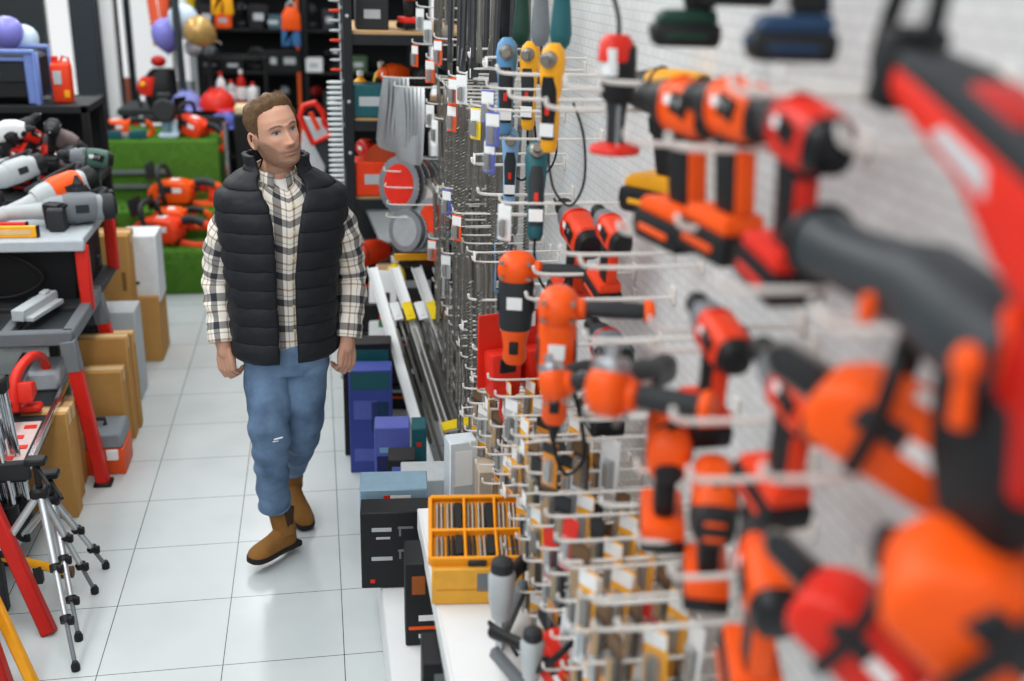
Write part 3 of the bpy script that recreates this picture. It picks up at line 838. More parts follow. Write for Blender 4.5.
def chainsaw(label, loc, rot, c, scale=1.0, group=None, bar=.30, hguard=True, c2=BLACK, batt=True, name='chainsaw'):
    t = thing(name, label, 'chainsaw', loc, rot, group, scale)
    g = G(); g.prism([(-.10, -.05), (.10, -.055), (.125, -.02), (.12, .03), (.08, .065), (.0, .08), (-.08, .075), (-.12, .03), (-.12, -.02)], .135, .022, seg=3); b = obj('body', g, c, t)
    g = G(); g.prism([(-.08, -.055), (.11, -.06), (.13, -.03), (.10, -.005), (-.02, .0), (-.07, -.02)], .045, .010, x=.072); obj('bar_cover', g, c2, b)
    g = G(); g.prism([(-.02, .015), (.06, .012), (.055, .05), (-.015, .055)], .01, .003, x=-.066); obj('vent_panel', g, CHAR, b)
    g = G(); g.tube(spline([(0, -.09, .045), (0, -.16, .07), (0, -.23, .06), (0, -.275, .03), (0, -.285, -.02), (0, -.25, -.055), (0, -.16, -.06), (0, -.09, -.045)], 5), [.021] * 36, 12, flat=.85); h = obj('rear_handle', g, c, t)
    g = G(); g.tube(spline([(0, -.13, .066), (0, -.18, .074), (0, -.24, .058)], 5), .0225, 12); obj('grip', g, c2, h)
    g = G(); g.prism([(-.19, .046), (-.15, .05), (-.155, .028), (-.18, .026)], .014, .003); obj('trigger', g, RED, h)
    g = G(); g.tube(spline([(-.085, .02, -.04), (-.095, .03, .05), (-.085, .05, .125), (-.02, .06, .15), (.05, .05, .14), (.075, .03, .07)], 6), .0125, 10); fh = obj('front_handle', g, c2, t)
    if hguard:
        g = G(); g.prism([(.10, .08), (.115, .078), (.13, .16), (.118, .17)], .12, .004); obj('hand_guard', g, c2, t)
    if bar:
        g = G(); g.prism([(.09, -.052), (.12 + bar - .02, -.048), (.12 + bar, -.03), (.12 + bar, -.012), (.12 + bar - .02, .004), (.09, .008)], .005, .001, x=.07); br = obj('guide_bar', g, CHAR, t)
        g = G(); g.tube([(.07, .09, -.055), (.07, .10 + bar, -.052), (.07, .122 + bar, -.032), (.07, .122 + bar, -.010), (.07, .10 + bar, .007), (.07, .09, .011)], .0045, 6); obj('saw_chain', g, DSTEEL, br)
    if batt:
        g = G(); g.box((0, -.07, -.02), (.10, .09, .05), .008); g.T(Mx(0, -.0, .0)); obj('battery', g, c2, t)
    lab(.05, .028, Mx(-.0685, -.045, .03), b); lab(.05, .05, Mx(0, -.02, .0795, ry(pi / 2)), b)
    return t

def hook(loc, L=.2, r=.0034, label='white wire hook on the perforated wall', tagged=False, yaw=0.0):
    t = thing('peg_hook', label, 'hook', loc, (0, 0, yaw), 'white wire hooks on the perforated wall')
    g = G(); g.tube(spline([(.012, 0, 0), (-L * .5, 0, .0), (-L + .02, 0, .004), (-L, 0, .022)], 5), r, 8, round_=True); w = obj('wire', g, HOOKW, t)
    g = G(); g.box((-.003, 0, .006), (.008, .034, .042), .002); obj('back_plate', g, HOOKW, t)
    if tagged:
        g = G(); g.tube(spline([(.01, 0, .035), (-L * .5, 0, .037), (-L + .01, 0, .035)], 4), r * .8, 8); a = obj('label_arm', g, HOOKW, t)
        g = G(); g.box((-L + .008, 0, .022), (.002, .045, .030), .0005); obj('price_tag', g, LABEL, a)
    return t
HK = {}
def hook_at(p, L=.2, tagged=False, r=.0034):
    """a hook whose free end is near the point p"""
    k = (round(L, 2), tagged, r)
    loc = (WALLX, p.y, p.z)
    if k in HK: return dup(HK[k], loc)
    HK[k] = hook(loc, L, r, tagged=tagged, label='white wire hook on the perforated wall'); return HK[k]

def carton(label, c, size, rot=0.0, m=CARD, name='cardboard_box', tape=True, tilt=0.0, group=None, cat='box', print_=None, lid=False):
    """c: centre of the base"""
    t = thing(name, label, cat, c, (tilt, 0, rot), group)
    w, d, h = size
    g = G(); g.box((0, 0, h / 2), (w, d, h), .004); b = obj('box_body', g, m, t)
    if tape:
        g = G(); g.box((0, 0, h + .0005), (w * .99, min(.05, d * .5), .0014), .0004); g.box((w / 2 + .0005, 0, h - .03), (.0014, min(.05, d * .5), .06), .0004); obj('tape', g, CARDL, b)
    if print_:
        for pm, sx, sz, px_, pz_ in print_:
            g = G(); g.box((w * px_, -d / 2 - .0006, h * pz_), (w * sx, .0014, h * sz), .0004); obj('printed_panel', g, pm, b)
    if lid:
        g = G(); g.box((0, 0, h + .002), (w * 1.01, d * 1.01, .02), .003); obj('lid', g, lid, t)
    return t

def twist_bit(name, L, r, m=DSTEEL, turns=9, shank=.06, lobes=2):
    g = G(); R = []; n = max(16, int(turns * 7))
    for i in range(n + 1):
        z = -L + (L - shank) * i / n; a0 = 2 * pi * turns * i / n
        k = min(1, i / (n * .03) + .15)
        R.append([(r * k * (.62 + .38 * cos(lobes * a) ** 2) * cos(a + a0), r * k * (.62 + .38 * cos(lobes * a) ** 2) * sin(a + a0), z) for a in [2 * pi * q / 8 for q in range(8)]])
    for z, rr in ((-shank + .004, .75), (-.012, .75), (-.010, .6), (0, .6)):
        R.append([(r * rr * cos(a), r * rr * sin(a), z) for a in [2 * pi * q / 8 for q in range(8)]])
    g.rings(R); return obj(name, g, m)
# ------------------------------------------------------------------ tools hanging on the perforated wall
UPR = (0, 0, 0)
# upper slanting row of drills, pointing down the aisle away from us
drill('red and grey cordless drill with black rear, third of the upper slanting row', aX(716, 330, .61), (radians(12), 0, radians(2)), ORED, scale=.90, nose=GREY, hi=RED)
drill('red and grey cordless drill, last of the upper slanting row, below the leaf blower', aX(793, 386, .60), (radians(12), 0, radians(4)), ORED, scale=.93, nose=GREY, hi=RED)
drill('red and grey cordless drill beside the teal corded tool, first of the upper slanting row', aX(577, 226, .68), (radians(14), 0, radians(6)), ORED, scale=1.20, nose=GREY, hi=RED)
drill('small red and grey cordless drill just below the yellow drill, second of the slanting row', aX(610, 228, .70), (radians(14), 0, radians(6)), ORED, scale=.92, nose=GREY, hi=RED)
# lower slanting row
drill('grey and red cordless drill half hidden behind the side handles of the grinders', aX(607, 345, .69), (radians(8), 0, radians(6)), GREY, scale=1.10, nose=CHAR, hi=RED, c2=BLACK)
# pair of orange drills with a yellow one behind
drill('orange cordless drill with black grip, farther one of the upright orange pair', aX(682, 105, .60), (radians(2), 0, radians(14)), ORANGE, scale=1.14, nose=BLACK, hi=ORANGE)
drill('orange cordless drill with black grip, nearer one of the upright orange pair', aX(731, 107, .60), (radians(2), 0, radians(10)), ORANGE, scale=1.08, nose=BLACK, hi=ORANGE)
drill('yellow and black cordless drill hung just behind the orange pair', aX(662, 92, .72), (0, 0, radians(35)), YELLOW, scale=1.25, nose=BLACK, hi=BLACK)
# near red and black impact tool
drill('red and black cordless drill with glossy dark rear, just below the dark blue tool', aX(797, 128, .60), (radians(6), 0, radians(0)), RED, scale=1.05, c2=mat('16171a', .25), nose=CHAR, hi=DRED)
# bottoms of tools hung high
drill('dark green cordless tool with a thick black battery hung at the top of the wall', aX(686, -66, .60), (0, 0, radians(80)), DGREEN, scale=.85, hi=BLACK)
drill('dark blue cordless tool with a thick black battery hung at the top of the wall', aX(796, -82, .60), (0, 0, radians(80)), DBLUE, scale=.84, hi=BLACK)
drill('black cordless tool with an orange foot showing only its battery at the top edge', aX(740, -120, .66), (0, 0, radians(70)), BLACK, scale=.9, hi=ORANGE)
# corded trimmer with a red foot ring
def trimmer(label, loc, c, s=1.0):
    t = thing('trim_router', label, 'power tool', loc, (0, 0, radians(10)), None, s)
    g = G(); g.loft([(-.07, 0, 0, .030, .030), (-.06, 0, 0, .036, .036), (.0, 0, 0, .038, .038), (.05, 0, 0, .036, .036), (.068, 0, 0, .024, .024)], 24, 2.5, 'z'); b = obj('motor_body', g, BLACK, t)
    g = G(); g.loft([(.02, -.012, -.004, .040, .034), (.06, -.012, -.004, .038, .034), (.078, -.010, 0, .026, .026)], 20, 2.5, 'z'); obj('shell', g, c, t)
    g = G(); g.loft([(-.01, -.028, -.012, .016, .026), (.05, -.030, -.012, .016, .026)], 16, 2.5, 'z'); obj('side_label', g, WHITE, b)
    g = G(); g.lathe([(.012, -.07), (.026, -.072), (.022, -.10), (.020, -.165), (.024, -.17), (0, -.17)], (0, 0, 0), (0, 0, 1), 18); obj('collet_column', g, CHAR, t)
    g = G(); g.lathe([(0, -.164), (.030, -.164), (.056, -.172), (.060, -.180), (.058, -.188), (0, -.190)], (0, 0, 0), (0, 0, 1), 28); obj('foot_ring', g, c, t)
    for k in (0, 1):
        g = G(); a = 2.2 + 2.2 * k; g.tube([(.03 * cos(a), .03 * sin(a), -.075), (.042 * cos(a), .042 * sin(a), -.17)], .006, 8); obj('guide_post', g, GLASSY, t)
    g = G(); g.tube(spline([(-.005, 0, .07), (-.01, .0, .12), (-.035, .01, .20), (-.06, .02, .30)], 6), .0055, 8); obj('cord', g, BLACK, t)
    return t
trimmer('red and black corded trimmer with white side label and red foot ring', aX(619, 70, .60), RED, .88)
# corded hand tools, head up, along the upper middle
heatgun('yellow and black corded multi tool, nearer of two hung side by side', aX(551, 96, .58), (0, 0, radians(-30)), YELLOW, scale=.82)
heatgun('yellow corded multi tool half hidden between the blue one and its nearer twin', aX(529, 84, .62), (0, 0, radians(-25)), YELLOW, CHAR, scale=.78)
heatgun('blue corded multi tool with white label and cord loop', aX(506, 84, .56), (0, 0, radians(-12)), mat('5b8db8', .45), CHAR, scale=.86)
heatgun('pale blue corded multi tool hung in the row below the first blue one', aX(510, 165, .58), (0, 0, radians(-10)), LBLUE, CHAR, scale=.72, loop=0)
heatgun('teal corded multi tool with red badge hanging beside the red cordless drills', aX(536, 188, .58), (radians(-28), 0, radians(-10)), TEAL, CHAR, scale=.85)
heatgun('dark green corded tool at the top edge between a black and a grey one', aX(522, 6, .62), (pi, 0, radians(-10)), DGREEN, CHAR, scale=.72)
heatgun('grey-black corded tool hanging high between a green and a teal one', aX(541, 4, .62), (pi, 0, radians(-10)), GREY, BLACK, scale=.72)
heatgun('teal corded tool at the top edge above the nearer yellow multi tool', aX(562, 2, .62), (pi, 0, radians(-10)), TEAL, CHAR, scale=.75)
heatgun('black corded tool at the top edge above the blue multi tool', aX(505, 8, .64), (pi, 0, radians(-10)), BLACK, CHAR, scale=.7)
heatgun('light blue corded tool hung low just behind the first orange grinder', aX(501, 262, .66), (radians(12), 0, 0), LBLUE, CHAR, scale=.8, loop=0)
# grinders and polishers with horizontal side handles
polisher('orange-headed grinder with black body and side handle above the red twin pack', aX(516, 299, .50), (0, 0, radians(-16)), ORANGE, CHAR, scale=1.0, cord=False, tail=ORANGE).scale = (1.35, 1.2, .84)
polisher('all-orange corded grinder with black side handle and loose hanging cord', aX(557, 345, .50), (0, 0, radians(-14)), ORANGE, ORANGE, scale=1.0).scale = (1.2, 1.3, .86)
polisher('orange grinder with a black side handle rising towards the wall, below the all-orange grinder', aX(572, 378, .50), (radians(80), radians(-20), radians(-34)), ORANGE, CHAR, scale=.80, ring=ORANGE, cord=False)
polisher('black and orange grinder with a thick horizontal grip above the orange saw with oval rear', aX(630, 384, .50), (radians(78), radians(-2), radians(-36)), ORANGE, CHAR, scale=.98, ring=ORANGE, cord=False, tail=BLACK)
# red twin packs below the first grinder
def twin_pack(label, loc, s=1.0):
    t = thing('charger_pack', label, 'charger', loc, (0, 0, radians(-75)), None, s)
    g = G(); g.box((0, 0, .04), (.004, .22, .20), .002); b = obj('backing_card', g, RED, t)
    for sg in (-1, 1):
        g = G(); g.prism([(-.04, -.07), (.04, -.07), (.045, .05), (-.045, .05)], .06, .012); g.T(Mx(.03, sg * .052, 0)); u = obj('pack', g, RED, t)
        g = G(); g.box((.062, sg * .052, .02), (.006, .045, .04), .003); obj('socket', g, BLACK, u)
        g = G(); g.tube(spline([(.03, sg * .05, -.07), (.03, sg * .055, -.12), (.035, sg * .035, -.17), (.03, sg * .02, -.21)], 5), .005, 8); obj('lead', g, RED, t)
    g = G(); g.box((.004, 0, .115), (.004, .10, .04), .001); obj('header_label', g, LABEL, b)
    return t
twin_pack('red twin pack with two black windows hanging below the black-bodied orange grinder', aX(516, 362, .56), 1.15)
heatgun('small yellow-orange glue gun hanging beside the red twin pack', aX(545, 388, .62), (0, 0, 0), YELLOW, ORANGE, scale=.5, loop=0, name='glue_gun')
# small orange cordless saws and drills in the middle
def compact_saw(label, loc, rot, c, s=1.0, name='compact_saw', capc=BLACK, big=False):
    """rounded cordless tool, rear towards us: shell, dark oval cap, grip down to a foot with battery"""
    t = thing(name, label, 'power tool', loc, rot, None, s)
    g = G(); g.loft([(-.075, 0, -.012, .020, .018), (-.07, 0, -.010, .030, .030), (-.05, 0, .0, .036, .045), (.0, 0, .008, .037, .050), (.05, 0, .006, .034, .045), (.085, 0, .0, .026, .033)], 26, 2.8); b = obj('shell', g, c, t)
    g = G(); g.loft([(-.086, 0, -.022, .014, .009), (-.083, 0, -.022, .021, .014), (-.066, 0, -.020, .026, .018)], 24, 2.4) if not big else g.loft([(-.092, 0, -.014, .020, .018), (-.088, 0, -.014, .031, .028), (-.06, 0, -.012, .0375, .036), (-.03, 0, -.008, .0378, .038)], 24, 2.8); rc = obj('rear_cap', g, capc, t)
    if big:
        for zz in (-.002, -.028):
            g = G(); g.box((0, -.091, zz), (.034, .006, .008), .002); obj('rear_slot', g, c, rc)
    g = G(); g.tube([(.036 * cos(a), -.045, .004 + .046 * sin(a)) for a in [2 * pi * i / 30 for i in range(30)]], .0028, 6, closed=True); obj('seam_ring', g, CHAR, b)
    g = G(); g.box((0, -.045, .046), (.012, .02, .012), .004); obj('lock_button', g, BLACK, b)
    g = G(); g.prism([(-.045, -.035), (.025, -.035), (.015, -.07), (.005, -.12), (-.05, -.12), (-.048, -.07)], .034, .010); obj('grip', g, BLACK, t)
    g = G(); g.prism([(-.075, -.118), (.055, -.118), (.06, -.145), (-.08, -.145)], .07, .008); f = obj('foot', g, c, t)
    g = G(); g.prism([(-.08, -.144), (.06, -.144), (.055, -.172), (-.075, -.172)], .074, .007); obj('battery', g, BLACK, t)
    g = G(); g.lathe([(0, .08), (.022, .08), (.022, .10), (.012, .112), (.006, .13), (0, .13)], (0, 0, 0), (0, 1, 0), 16); obj('nose', g, CHAR, t)
    lab(.05, .02, Mx(-.0375, .0, .012), b)
    return t
compact_saw('orange cordless saw seen from behind with a black oval on its rear, mid wall', aX(668, 440, .555), (radians(2), 0, radians(-16)), ORANGE, 1.02)
compact_saw('orange and black cordless driver with striped black rear, just nearer than the oval-rear saw', aX(713, 496, .59), (radians(0), 0, radians(-18)), ORANGE, .98, capc=mat('232527', .5), big=True)
drill('orange and black cordless hammer drill, lowest on the wall, beside the red saw', aX(766, 562, .59), (radians(10), 0, radians(-14)), ORANGE, scale=1.10, nose=CHAR, c2=mat('191b1e', .4), hi=ORED)
# frontmost, very large tools
chainsaw('red cordless saw with black grip loop and white sticker, low on the near wall', aX(858, 640, .58), (radians(35), radians(0), radians(48)), RED, .66, bar=.10, hguard=False)
chainsaw('large orange cordless saw with white side sticker below the black leaf blower', aX(890, 436, .60), (radians(24), radians(0), radians(50)), ORANGE, .74, bar=.10, hguard=False)
chainsaw('very large orange tool body with dark seam at the lower wall, biggest of all', aX(990, 636, .60), (radians(40), radians(0), radians(60)), ORANGE, .92, bar=.0, hguard=False)

def blower(label, loc, rot, s=1.0):
    t = thing('leaf_blower', label, 'leaf blower', loc, rot, None, s)
    DG = mat('34393d', .45)
    g = G(); g.loft([(-.26, 0, -.01, .050, .050), (-.24, 0, -.01, .062, .062), (-.16, 0, 0, .066, .068), (-.06, 0, .012, .060, .066), (.02, 0, .006, .052, .054), (.14, 0, -.004, .046, .048), (.23, 0, -.006, .052, .054), (.25, 0, -.006, .054, .056), (.262, 0, -.006, .050, .052)], 30, 2.2); b = obj('air_tube', g, DG, t)
    g = G(); g.tube([(.056 * cos(a), .235, -.006 + .058 * sin(a)) for a in [2 * pi * i / 36 for i in range(36)]], .006, 8, closed=True); obj('nozzle_ring', g, BLACK, b)
    g = G(); g.loft([(-.012, -.064, .004, .004, .020), (.0, -.067, .004, .010, .024), (.012, -.064, .004, .004, .020)], 14, 2.2, 'x'); g.T(Mx(-.062, .04, -.025)); obj('orange_button', g, ORANGE, t)
    g = G(); g.prism([(-.30, -.04), (-.14, -.05), (-.16, -.16), (-.20, -.24), (-.32, -.24), (-.32, -.14)], .075, .02); hb = obj('battery_leg', g, BLACK, t)
    g = G(); g.ball((-.062, -.245, -.01), (.018, .020, .025), 14); g.loft([(-.02, -.062, -.245, .010, .010), (-.09, -.055, -.245, .014, .014)], 12, 2, 'z'); obj('orange_lever', g, ORANGE, t)
    return t
blower('dark grey leaf blower with orange button, large and blurred at the near wall', aX(902, 286, .60), (radians(2), radians(0), radians(2)), .76)

def recip(label, loc, rot, s=1.0):
    t = thing('reciprocating_saw', label, 'saw', loc, rot, None, s)
    g = G(); g.prism([(-.30, -.06), (-.24, -.10), (-.16, -.085), (-.06, -.045), (.05, -.035), (.13, -.028), (.15, .0), (.13, .035), (.02, .055), (-.10, .06), (-.20, .05), (-.29, .01)], .075, .018, seg=3); b = obj('body', g, RED, t)
    g = G(); g.prism([(-.20, .02), (.06, .015), (.14, .01), (.14, .038), (.04, .062), (-.10, .068), (-.20, .058)], .082, .014, seg=3); obj('dark_upper_shell', g, CHAR, t)
    g = G(); g.prism([(-.12, .045), (.0, .04), (-.01, .07), (-.11, .074)], .07, .008); obj('red_panel', g, DRED, b)
    g = G(); g.prism([(-.12, -.03), (.02, -.02), (.0, .005), (-.10, .006)], .079, .006); obj('grey_badge', g, LGREY, b)
    g = G(); g.prism([(.12, -.05), (.17, -.06), (.19, .05), (.14, .06)], .085, .012); obj('black_nose', g, BLACK, t)
    g = G(); g.tube(spline([(0, .13, .05), (0, .15, .12), (0, .18, .15), (0, .22, .14), (0, .23, .06), (0, .22, -.02), (0, .18, -.05)], 5), .013, 10); obj('loop_handle', g, BLACK, t)
    g = G(); g.prism([(-.30, -.06), (-.24, -.11), (-.26, -.22), (-.30, -.30), (-.38, -.28), (-.36, -.14)], .07, .016); hb = obj('rear_grip', g, DRED, t)
    g = G(); g.prism([(-.24, -.105), (-.21, -.10), (-.25, -.24), (-.28, -.29), (-.30, -.29), (-.265, -.21)], .072, .008); obj('red_edge', g, ORED, hb)
    return t
recip('big red and black saw with a black loop handle, topmost of the near tools', aX(968, 128, .60), (radians(22), radians(0), radians(4)), .76)
# the hooks that carry the big tools
for px_, py_, L, tg in ((612, 268, .20, 1), (590, 255, .2, 0), (640, 232, .16, 0), (655, 235, .20, 1), (560, 275, .2, 0), (530, 285, .18, 0), (720, 230, .2, 0), (690, 145, .24, 0), (740, 150, .24, 0), (800, 96, .2, 0), (618, 90, .24, 1), (600, 110, .25, 1), (645, 84, .22, 0),
    (700, 350, .22, 1), (690, 330, .2, 0), (640, 340, .24, 1), (600, 420, .2, 1), (640, 415, .24, 0), (760, 420, .26, 1), (700, 470, .24, 1), (780, 478, .26, 0), (850, 478, .24, 0), (820, 290, .26, 0), (930, 330, .25, 0), (870, 320, .2, 0), (645, 505, .22, 1), (700, 540, .24, 1), (740, 575, .24, 1),
    (620, 560, .26, 1), (660, 600, .26, 1), (690, 625, .26, 0), (780, 96, .2, 0), (850, 90, .22, 0), (900, 150, .2, 0), (545, 75, .26, 0), (520, 70, .24, 1), (500, 80, .24, 1), (560, 100, .26, 1), (505, 165, .24, 1), (512, 195, .24, 0), (530, 215, .22, 1), (495, 60, .22, 1), (485, 110, .22, 0), (500, 300, .24, 0), (490, 330, .24, 1), (505, 350, .24, 0),
    (515, 380, .24, 1), (530, 400, .24, 0), (545, 420, .22, 0), (560, 300, .22, 0), (590, 300, .24, 0), (580, 345, .22, 0)):
    hook_at(aX(px_, py_, .60), L + .07, bool(tg) and px_ < 560, .005)
# ------------------------------------------------------------------ small goods on the wall: long bits, blades, discs, blister packs
RB = random.Random(11)
BITS = [twist_bit('masonry_bit', .34, .0085, turns=9), twist_bit('masonry_bit', .46, .0105, turns=10), twist_bit('masonry_bit', .56, .0125, turns=10, shank=.10), twist_bit('masonry_bit', .28, .007, turns=10)]
def flat_bar(L, r, m):
    g = G(); g.tube([(0, 0, 0), (0, 0, -L + .07)], r, 10); g.prism([(-r, -L + .08), (r, -L + .08), (r * 2.2, -L + .02), (r * 2.0, -L), (-r * 2.0, -L), (-r * 2.2, -L + .02)], .006, .001); return obj('flat_chisel', g, m)
CHIS = [flat_bar(.36, .0075, DSTEEL), flat_bar(.42, .009, mat('55565a', .4, .8))]
used = set()
ROWS = ((2.26, 'top'), (1.73, 'second'), (1.24, 'third'), (.80, 'lowest'))
for ri, (zt, rn) in enumerate(ROWS):
    y = 3.42
    while y < 4.75:
        first = True
        L = .22
        hook_at(Vector((.6, y, zt + .004)), .30, ri > 1 and int(y * 8) % 3 == 0)
        for k, x in enumerate((.515, .575, .635, .70)):
            if RB.random() < .08: continue
            if ri == 0 and y < 4.3:
                src = CHIS[(k + int(y * 10)) % 2]; lb = 'long dark flat chisel hanging in the top row of the wall'; gr = 'flat chisels in the top row'
            else:
                src = BITS[RB.choice((0, 1, 1, 2, 2, 3))] if ri < 3 else BITS[RB.choice((0, 3))]; lb = f'long steel spiral masonry bit hanging in the {rn} row of the far wall'; gr = f'masonry bits in the {rn} row'
            o = src if src not in used else src.copy()
            if src in used: COL.objects.link(o)
            used.add(src)
            o.location = (x + RB.uniform(-.01, .01), y + RB.uniform(-.02, .02), zt); o.rotation_euler = (RB.uniform(-.03, .03), RB.uniform(-.03, .03), RB.uniform(0, 6))
            tag(o, lb, 'drill bit' if 'bit' in lb else 'chisel', gr)
        y += .125
# coloured header packs among the bits
def pack(label, grp, card, inner, w=.055, h=.15, head=LABEL, name='blister_pack'):
    t = thing(name, label, 'packaging', (0, 0, 0), (0, 0, 0), grp)
    g = G(); g.box((0, 0, -h / 2), (.003, w, h), .001); c = obj('backing_card', g, card, t)
    g = G(); g.box((-.0018, 0, -.022), (.0016, w * .96, .034), .0004); obj('header', g, head, c)
    g = G(); g.prism([(-w * .36, -h * .93), (w * .36, -h * .93), (w * .36, -h * .34), (-w * .36, -h * .34)], .016, .004, x=-.0095); obj('bubble', g, GLASSY, t)
    g = G(); g.cyl((-.009, 0, -h * .88), (-.009, 0, -h * .40), .006, .006, 8); g.cyl((-.009, w * .2, -h * .85), (-.009, w * .2, -h * .45), .004, .004, 8); obj('content', g, inner, t)
    return t
KINDS_ = [('yellow-carded blister pack with white header on the lower hooks', 'yellow blister packs', YELLOW, DSTEEL, LABEL), ('amber-carded blister pack with dark header on the lower hooks', 'amber blister packs', mat('d98a1a', .5), STEEL, CHAR),
          ('dark brown carded pack on the lower hooks', 'dark brown packs', mat('4a3526', .6), mat('b98d45', .4, .6), mat('6b5137', .6)), ('white-carded pack of steel bits on the lower hooks', 'white bit packs', WHITE, STEEL, LABEL),
          ('black-carded pack of bits on the lower hooks', 'black bit packs', BLACK, mat('a08550', .4, .6), CHAR), ('grey-carded pack on the lower hooks', 'grey bit packs', LGREY, DSTEEL, LABEL), ('red-carded narrow pack on the lower hooks', 'red narrow packs', RED, STEEL, RED)]
PK = {}
def put_pack(i, loc, rot, sc=1.0):
    if i not in PK:
        k = KINDS_[i]; PK[i] = pack(k[0], k[1], k[2], k[3], head=k[4]); return place(PK[i], loc, rot, sc)
    return dup(PK[i], loc, rot, scale=sc)
def zone(p):
    """where the wall carries small packs instead of tools (y along the wall, z height)"""
    top = interp([(1.35, .93), (1.55, 1.06), (1.8, 1.12), (2.1, 1.17), (2.6, 1.12), (3.2, .95), (3.4, .85)], p[0])[0]
    return p[1] < top
for zi, z in enumerate((1.165, 1.06, .94, .82, .69)):
    y = 1.42 + (zi % 2) * .04
    while y < 3.38:
        if zone((y, z)):
            hook_at(Vector((.6, y, z + .003)), .34, (int(y * 31) + zi) % 9 == 0, .0036)
            for x in (.515, .58, .66):
                if RB.random() < .10: continue
                i = RB.choices(range(7), (34, 14, 18, 12, 14, 6, 4))[0]
                put_pack(i, (x + RB.uniform(-.012, .012), y, z), (RB.uniform(-.05, .05), RB.uniform(-.06, .06), RB.uniform(.15, .75)), RB.uniform(.78, 1.08))
        y += .105 if y < 2.4 else .13
# flat saw blades fanned on one hook, hand-saw style, at the far end of the wall
def blade(L, w, m):
    g = G(); g.prism([(-w * .3, 0), (w * .3, 0), (w * .5, -L * .3), (w * .5, -L * .92), (w * .2, -L), (-w * .35, -L), (-w * .5, -L * .9), (-w * .45, -L * .3)], .0022, .0006); return obj('plasterer_blade', g, m)
BL = blade(.34, .06, mat('c3c7ca', .3, .75))
p0 = aY(392, 78, 4.96)
hook_at(p0, .50); hook_at(p0 + Vector((.02, -.20, -.02)), .46)
for k in range(12):
    o = BL if k == 0 else BL.copy()
    if k: COL.objects.link(o)
    o.location = (.315 + .018 * (k % 6) + (.05 if k > 5 else 0), p0.y + (.0 if k < 6 else -.20), p0.z + (0 if k < 6 else -.02)); o.rotation_euler = (radians(14 - 3.2 * k) if k < 6 else radians(2), radians(-4 + 2 * (k % 6)), radians(35 + 3 * k))
    tag(o, 'bright steel blade fanned out on a hook at the far end of the wall' if k < 6 else 'long bright steel blade hanging straight just in front of the fanned blades', 'blade', 'fanned steel blades' if k < 6 else 'straight steel blades')
# circular saw blades, stacked along a hook
def disc(r, m, lm):
    t = thing('circular_saw_blade', 'x', 'saw blade')
    g = G(); n = 36; R = []
    out = [((r if k % 2 else r * .95) * cos(2 * pi * k / (2 * n)), (r if k % 2 else r * .95) * sin(2 * pi * k / (2 * n))) for k in range(2 * n)]
    g.prism(out, .0026, 0); b = obj('blade_plate', g, m, t)
    g = G(); g.lathe([(.016, -.002), (r * .72, -.002), (r * .72, .002), (.016, .002)], (0, 0, 0), (1, 0, 0), 32); obj('printed_face', g, lm, t)
    return t
dk = {}
for ci, (px_, py_, x0, mk, nm, n) in enumerate(((404, 172, .40, (STEEL, RED), 'red-faced circular saw blade in the stack hung at the far end of the wall', 7), (424, 188, .42, (mat('a9a39c', .35, .7), mat('d9d2cc', .5)), 'pale circular saw blade stacked next to the red-faced ones', 6), (410, 218, .44, (STEEL, mat('c9cdd0', .35, .6)), 'plain steel circular saw blade hung below the red-faced stack', 6), (438, 205, .46, (STEEL, ORED), 'orange-red circular saw blade in the stack beside the spiral bits', 5))):
    p = aY(px_ - 8, py_, 4.9 - .07 * ci); x0 = p.x; hook_at(p, .50)
    base = disc((.135, .115, .10, .095)[ci], *mk)
    for k in range(n):
        o = base if k == 0 else dup(base, (0, 0, 0))
        place(o, (x0 + .012 + .028 * k, p.y, p.z - .06), (RB.uniform(-.1, .1), radians(8), radians(48 + RB.uniform(-8, 8))))
        tag(o, nm, 'saw blade', nm.split(' in ')[0] + ' stack')
# header-card packs among the far hooks: orange, blue, yellow, white
FK = [('orange-carded pack hung among the far spiral bits', 'orange packs among the far bits', ORANGE), ('violet-blue pack hung among the far spiral bits', 'blue packs among the far bits', VIOLET), ('white-carded pack hung among the far spiral bits', 'white packs among the far bits', WHITE), ('bright yellow tag pack hung among the far spiral bits', 'bright yellow packs among the far bits', BYEL), ('grey-carded pack hung among the far spiral bits', 'grey packs among the far bits', LGREY)]
FP = {}
for px_, py_, i in ((453, 78, 0), (452, 105, 0), (476, 108, 3), (488, 90, 1), (493, 112, 1), (490, 140, 1), (462, 75, 2), (430, 105, 2), (446, 255, 4), (432, 240, 0), (447, 190, 1), (457, 215, 0), (438, 40, 0), (428, 20, 4), (435, 120, 2), (420, 160, 0), (505, 205, 2), (430, 60, 0), (415, 45, 0), (420, 8, 4)):
    p = aX(px_, py_, .475)
    if p.y > 4.9: p = aY(px_, py_, 4.88)
    k = FK[i]
    if i not in FP: FP[i] = pack(k[0], k[1], k[2], DSTEEL, w=.042, h=.095); o = place(FP[i], p, (0, 0, RB.uniform(.5, 1.1)))
    else: o = dup(FP[i], p, (0, 0, RB.uniform(.5, 1.1)))
    hook_at(p + Vector((0, 0, .002)), round(WALLX + .01 - p.x, 2))
